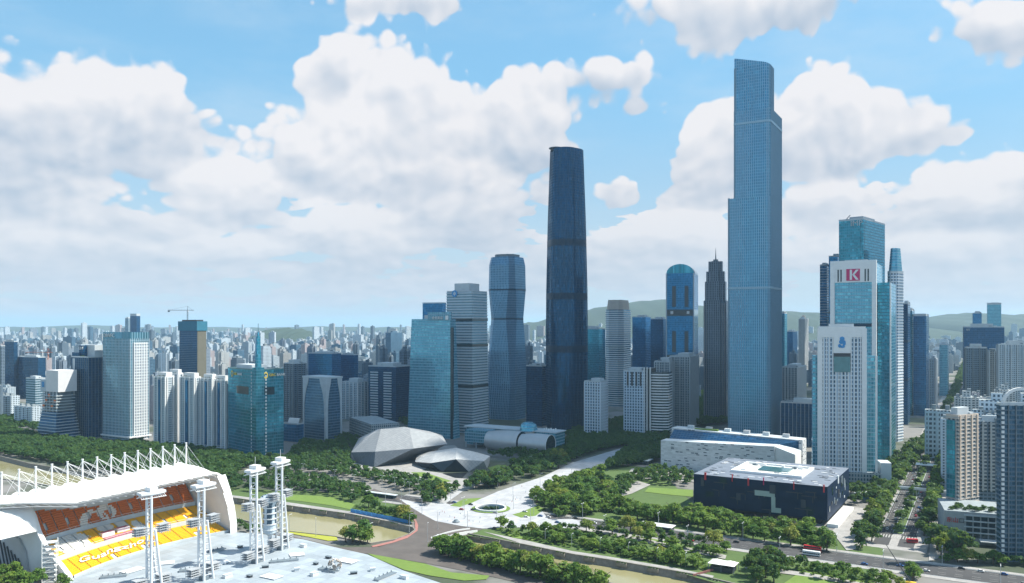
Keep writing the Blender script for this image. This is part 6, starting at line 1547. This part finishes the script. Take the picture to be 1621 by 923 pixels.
for px, py in ((560, 770), (575, 778), (605, 772), (625, 775), (648, 783), (530, 762), (640, 778), (500, 760), (450, 775), (480, 752), (585, 758), (662, 778)): lamp(G(px, py), 12, 'grey lamp post among the trees along the underpass road', 'underpass road lamps', -TH)
for k in range(16): p = AV + E_ * (-370 + k * 34) + N_ * (15.4 if k % 2 else -15.2); lamp(Vector((p.x, p.y, 0)), 12.5, 'white twin-armed lamp post along the avenue', 'avenue lamps', R(60))
for k in range(9): p = BV + N_ * (20 + k * 38) + E_ * 3.2 * (-1) ** k; lamp(Vector((p.x, p.y, 0)), 11, 'lamp post along the boulevard kerb', 'boulevard lamps', -TH)
for px, py in ((735, 822), (786, 822), (845, 815), (812, 792), (855, 775), (905, 757), (788, 772), (838, 745)): lamp(G(px, py), 16, 'tall slim mast light on the plaza', 'plaza mast lights', 0, False)
for px, py in ((863, 857), (905, 865), (950, 872), (995, 880), (1040, 889), (1085, 897)): lamp(G(px, py), 9, 'white lamp post on the canal promenade', 'promenade lamps', R(60), False)
# cars
def car_meshes(paint, L_=4.5, W_=1.8, H_=1.45):
    b = MB(); P = [(-L_ / 2, .28), (L_ / 2, .28), (L_ / 2, .72), (L_ / 2 - .9, .86), (-L_ / 2 + .25, .9), (-L_ / 2, .7)]
    def ext(P, w0, m=0):
        n = len(P); b.quad([(x, -w0, z) for x, z in P], None, m); b.quad([(x, w0, z) for x, z in P][::-1], None, m)
        for i in range(n): (xa, za), (xb, zb) = P[i], P[(i + 1) % n]; b.quad([(xa, -w0, za), (xa, w0, za), (xb, w0, zb), (xb, -w0, zb)], None, m)
    ext(P, W_ / 2); body = b.mesh('body', paint)
    b = MB(); ext([(-L_ / 2 + .35, .86), (L_ / 2 - 1.0, .84), (L_ / 2 - 1.7, H_ - .06), (-L_ / 2 + 1.0, H_ - .06)], W_ / 2 - .12); cabin = b.mesh('cabin', M['glass'])
    b = MB(); ext([(-L_ / 2 + .98, H_ - .08), (L_ / 2 - 1.68, H_ - .08), (L_ / 2 - 1.75, H_), (-L_ / 2 + 1.05, H_)], W_ / 2 - .1); roof_ = b.mesh('roof', paint)
    return body, cabin, roof_
b = MB(); b.bar((0, -.11, .32), (0, .11, .32), .32, 10); WHE = b.mesh('wheel', M['dark'])
PAINT = [('white', plain('white_car_paint', (.7, .7, .7), .3, 0, .02)), ('black', plain('black_car_paint', (.02, .02, .025), .25, 0, .02)), ('silver', plain('silver_car_paint', (.4, .41, .42), .3, .5, .02)), ('red', plain('red_car_paint', (.4, .02, .02), .3, 0, .02)), ('blue', plain('blue_car_paint', (.03, .1, .3), .3, 0, .02))]
CM = [car_meshes(p[1]) for p in PAINT]
def car(p, rz, k, where, group):
    o = thing('car', '{} car {}'.format(PAINT[k][0], where), 'car', p, rz, group)
    for nm, me in zip(('body', 'cabin', 'roof'), CM[k]): a = bpy.data.objects.new(nm, me); col.objects.link(a); a.parent = o
    for x in (-1.4, 1.4):
        for y in (-.82, .82): a = bpy.data.objects.new('wheel', WHE); col.objects.link(a); a.parent = o; a.location = (x, y, 0)
rc = random.Random(3)
for k in range(56):
    side = rc.choice([-11.2, -8.5, -5.8, 5.8, 8.5, 11.2]); s_ = Vector((N_.y, -N_.x, 0)); p = BV + N_ * (20 + k * 10.5 + rc.uniform(-5, 5)) + s_ * side; car(Vector((p.x, p.y, .3)), math.atan2(N_.y, N_.x), rc.choice([0, 0, 1, 2, 2, 3, 4]), 'driving on the tree-lined boulevard', 'boulevard traffic')
for k in range(44):
    side = rc.choice([-10.5, -6.5, -2.5, 2.5, 6.5, 10.5]); s_ = Vector((E_.y, -E_.x, 0)); p = AV + E_ * (-330 + k * 12 + rc.uniform(-8, 8)) + s_ * side
    if -60 < (p - AV).dot(E_) < 20: continue
    car(Vector((p.x, p.y, .3)), math.atan2(E_.y, E_.x), rc.choice([0, 0, 1, 2, 3, 4]), 'driving on the wide avenue before the museum', 'avenue traffic')
for px, py, k, wh in ((694, 850, 0, 'parked at the white bridge'), (702, 849, 2, 'parked at the white bridge'), (783, 838, 1, 'parked in shade at the plaza edge')): car(G(px, py) + Vector((0, 0, .5)), R(20), k, wh, 'cars by the bridge')
def coach(p, rz, label, paint, H_, L_, decks):
    o = thing('bus', label, 'bus', p, rz)
    MB().box(0, 0, L_, 2.5, .4, H_).build('body', paint, o); MB().box(0, 0, L_ - .3, 2.3, H_, H_ + .12).build('roof', paint, o)
    for d_ in range(decks): 
        for k in range(8):
            for y in (-1.26, 1.26): MB().box(-L_ / 2 + .9 + k * (L_ - 1.6) / 7.2, y, (L_ - 1.6) / 8, .06, 1.3 + d_ * 1.9, 2.2 + d_ * 1.9, bottom=True).build('window', M['glass'], o)
    MB().box(L_ / 2, 0, .08, 2.2, 1.0, 2.3, bottom=True).build('windscreen', M['glass'], o)
    for x in (-L_ * .3, L_ * .34):
        for y in (-1.1, 1.1): a = bpy.data.objects.new('wheel', WHE); col.objects.link(a); a.parent = o; a.location = (x, y, .1); a.scale = (1.5, 1, 1.5)
p = AV + E_ * -11 + N_ * 4.5; coach(Vector((p.x, p.y, .3)), math.atan2(E_.y, E_.x), 'red double-decker bus on the avenue', M['red'], 4.3, 12, 2)
p = AV + E_ * -10 + N_ * -5.5; coach(Vector((p.x, p.y, .3)), math.atan2(E_.y, E_.x), 'white coach beside the red double-decker bus', M['white'], 3.2, 12, 1)
p = BV + N_ * -14 + E_ * 12; coach(Vector((p.x, p.y, .3)), R(-8), 'small dark red bus at the boulevard corner', M['red'], 2.9, 8, 1)
# walkers on the plaza: one small figure, posed mid-stride
def person_mesh(shirt, legs):
    m_ = MB(); rows = []
    def limb(pts, n=7, m=0):
        rr = []
        for (x, y, z, a, b) in pts: rr.append([(x + a * math.cos(2 * math.pi * i / n), y + b * math.sin(2 * math.pi * i / n), z) for i in range(n)])
        m_.grid(rr, m, True); m_.quad(rr[-1], None, m)
    limb([(.16, .09, 0, .07, .05), (.12, .09, .12, .05, .05), (.08, .09, .48, .06, .06), (0, .08, .86, .09, .09)], 7, 1); limb([(-.2, -.09, 0, .07, .05), (-.17, -.09, .12, .05, .05), (-.04, -.09, .48, .06, .06), (0, -.08, .86, .09, .09)], 7, 1)
    limb([(0, 0, .82, .12, .17), (0, 0, 1.05, .11, .15), (.01, 0, 1.3, .13, .20), (.01, 0, 1.42, .1, .19), (.01, 0, 1.47, .05, .06)], 9, 0); limb([(.01, 0, 1.46, .05, .05), (.02, 0, 1.53, .085, .07), (.02, 0, 1.64, .10, .08), (.01, 0, 1.72, .06, .05)], 9, 2)
    for sg, dx in ((1, -.14), (-1, .16)): limb([(dx, sg * .25, .78, .035, .035), (dx * .5, sg * .25, 1.08, .04, .04), (0, sg * .21, 1.40, .055, .055)], 6, 0)
    return m_.mesh('person', [shirt, legs, M['bark']])
PM = [(person_mesh(M['white'], M['dark']), 'white top and dark trousers'), (person_mesh(M['signblue'], M['grey']), 'blue top and grey trousers'), (person_mesh(M['red'], M['dark']), 'red top and dark trousers'), (person_mesh(M['dark'], M['blue']), 'dark top and blue trousers')]
for k, (px, py) in enumerate(((800, 800), (818, 790), (745, 808), (850, 770), (870, 762), (832, 781), (700, 812), (760, 822), (890, 750), (842, 778), (826, 772), (712, 820), (795, 815), (905, 745)) + tuple((rc.uniform(690, 800), rc.uniform(812, 831)) for _ in range(14)) + tuple((q, 800 - (q - 800) * .46 + rc.uniform(-4, 6)) for q in [rc.uniform(800, 930) for _ in range(16)])):
    me, ds = PM[k % 4]; o = bpy.data.objects.new('person', me); col.objects.link(o); o.location = G(px, py) + Vector((0, 0, .62)); o.rotation_euler = (0, 0, rc.uniform(0, 6.28)); tag(o, 'person in {} walking across the white plaza'.format(ds), 'person', 'walkers on the plaza')
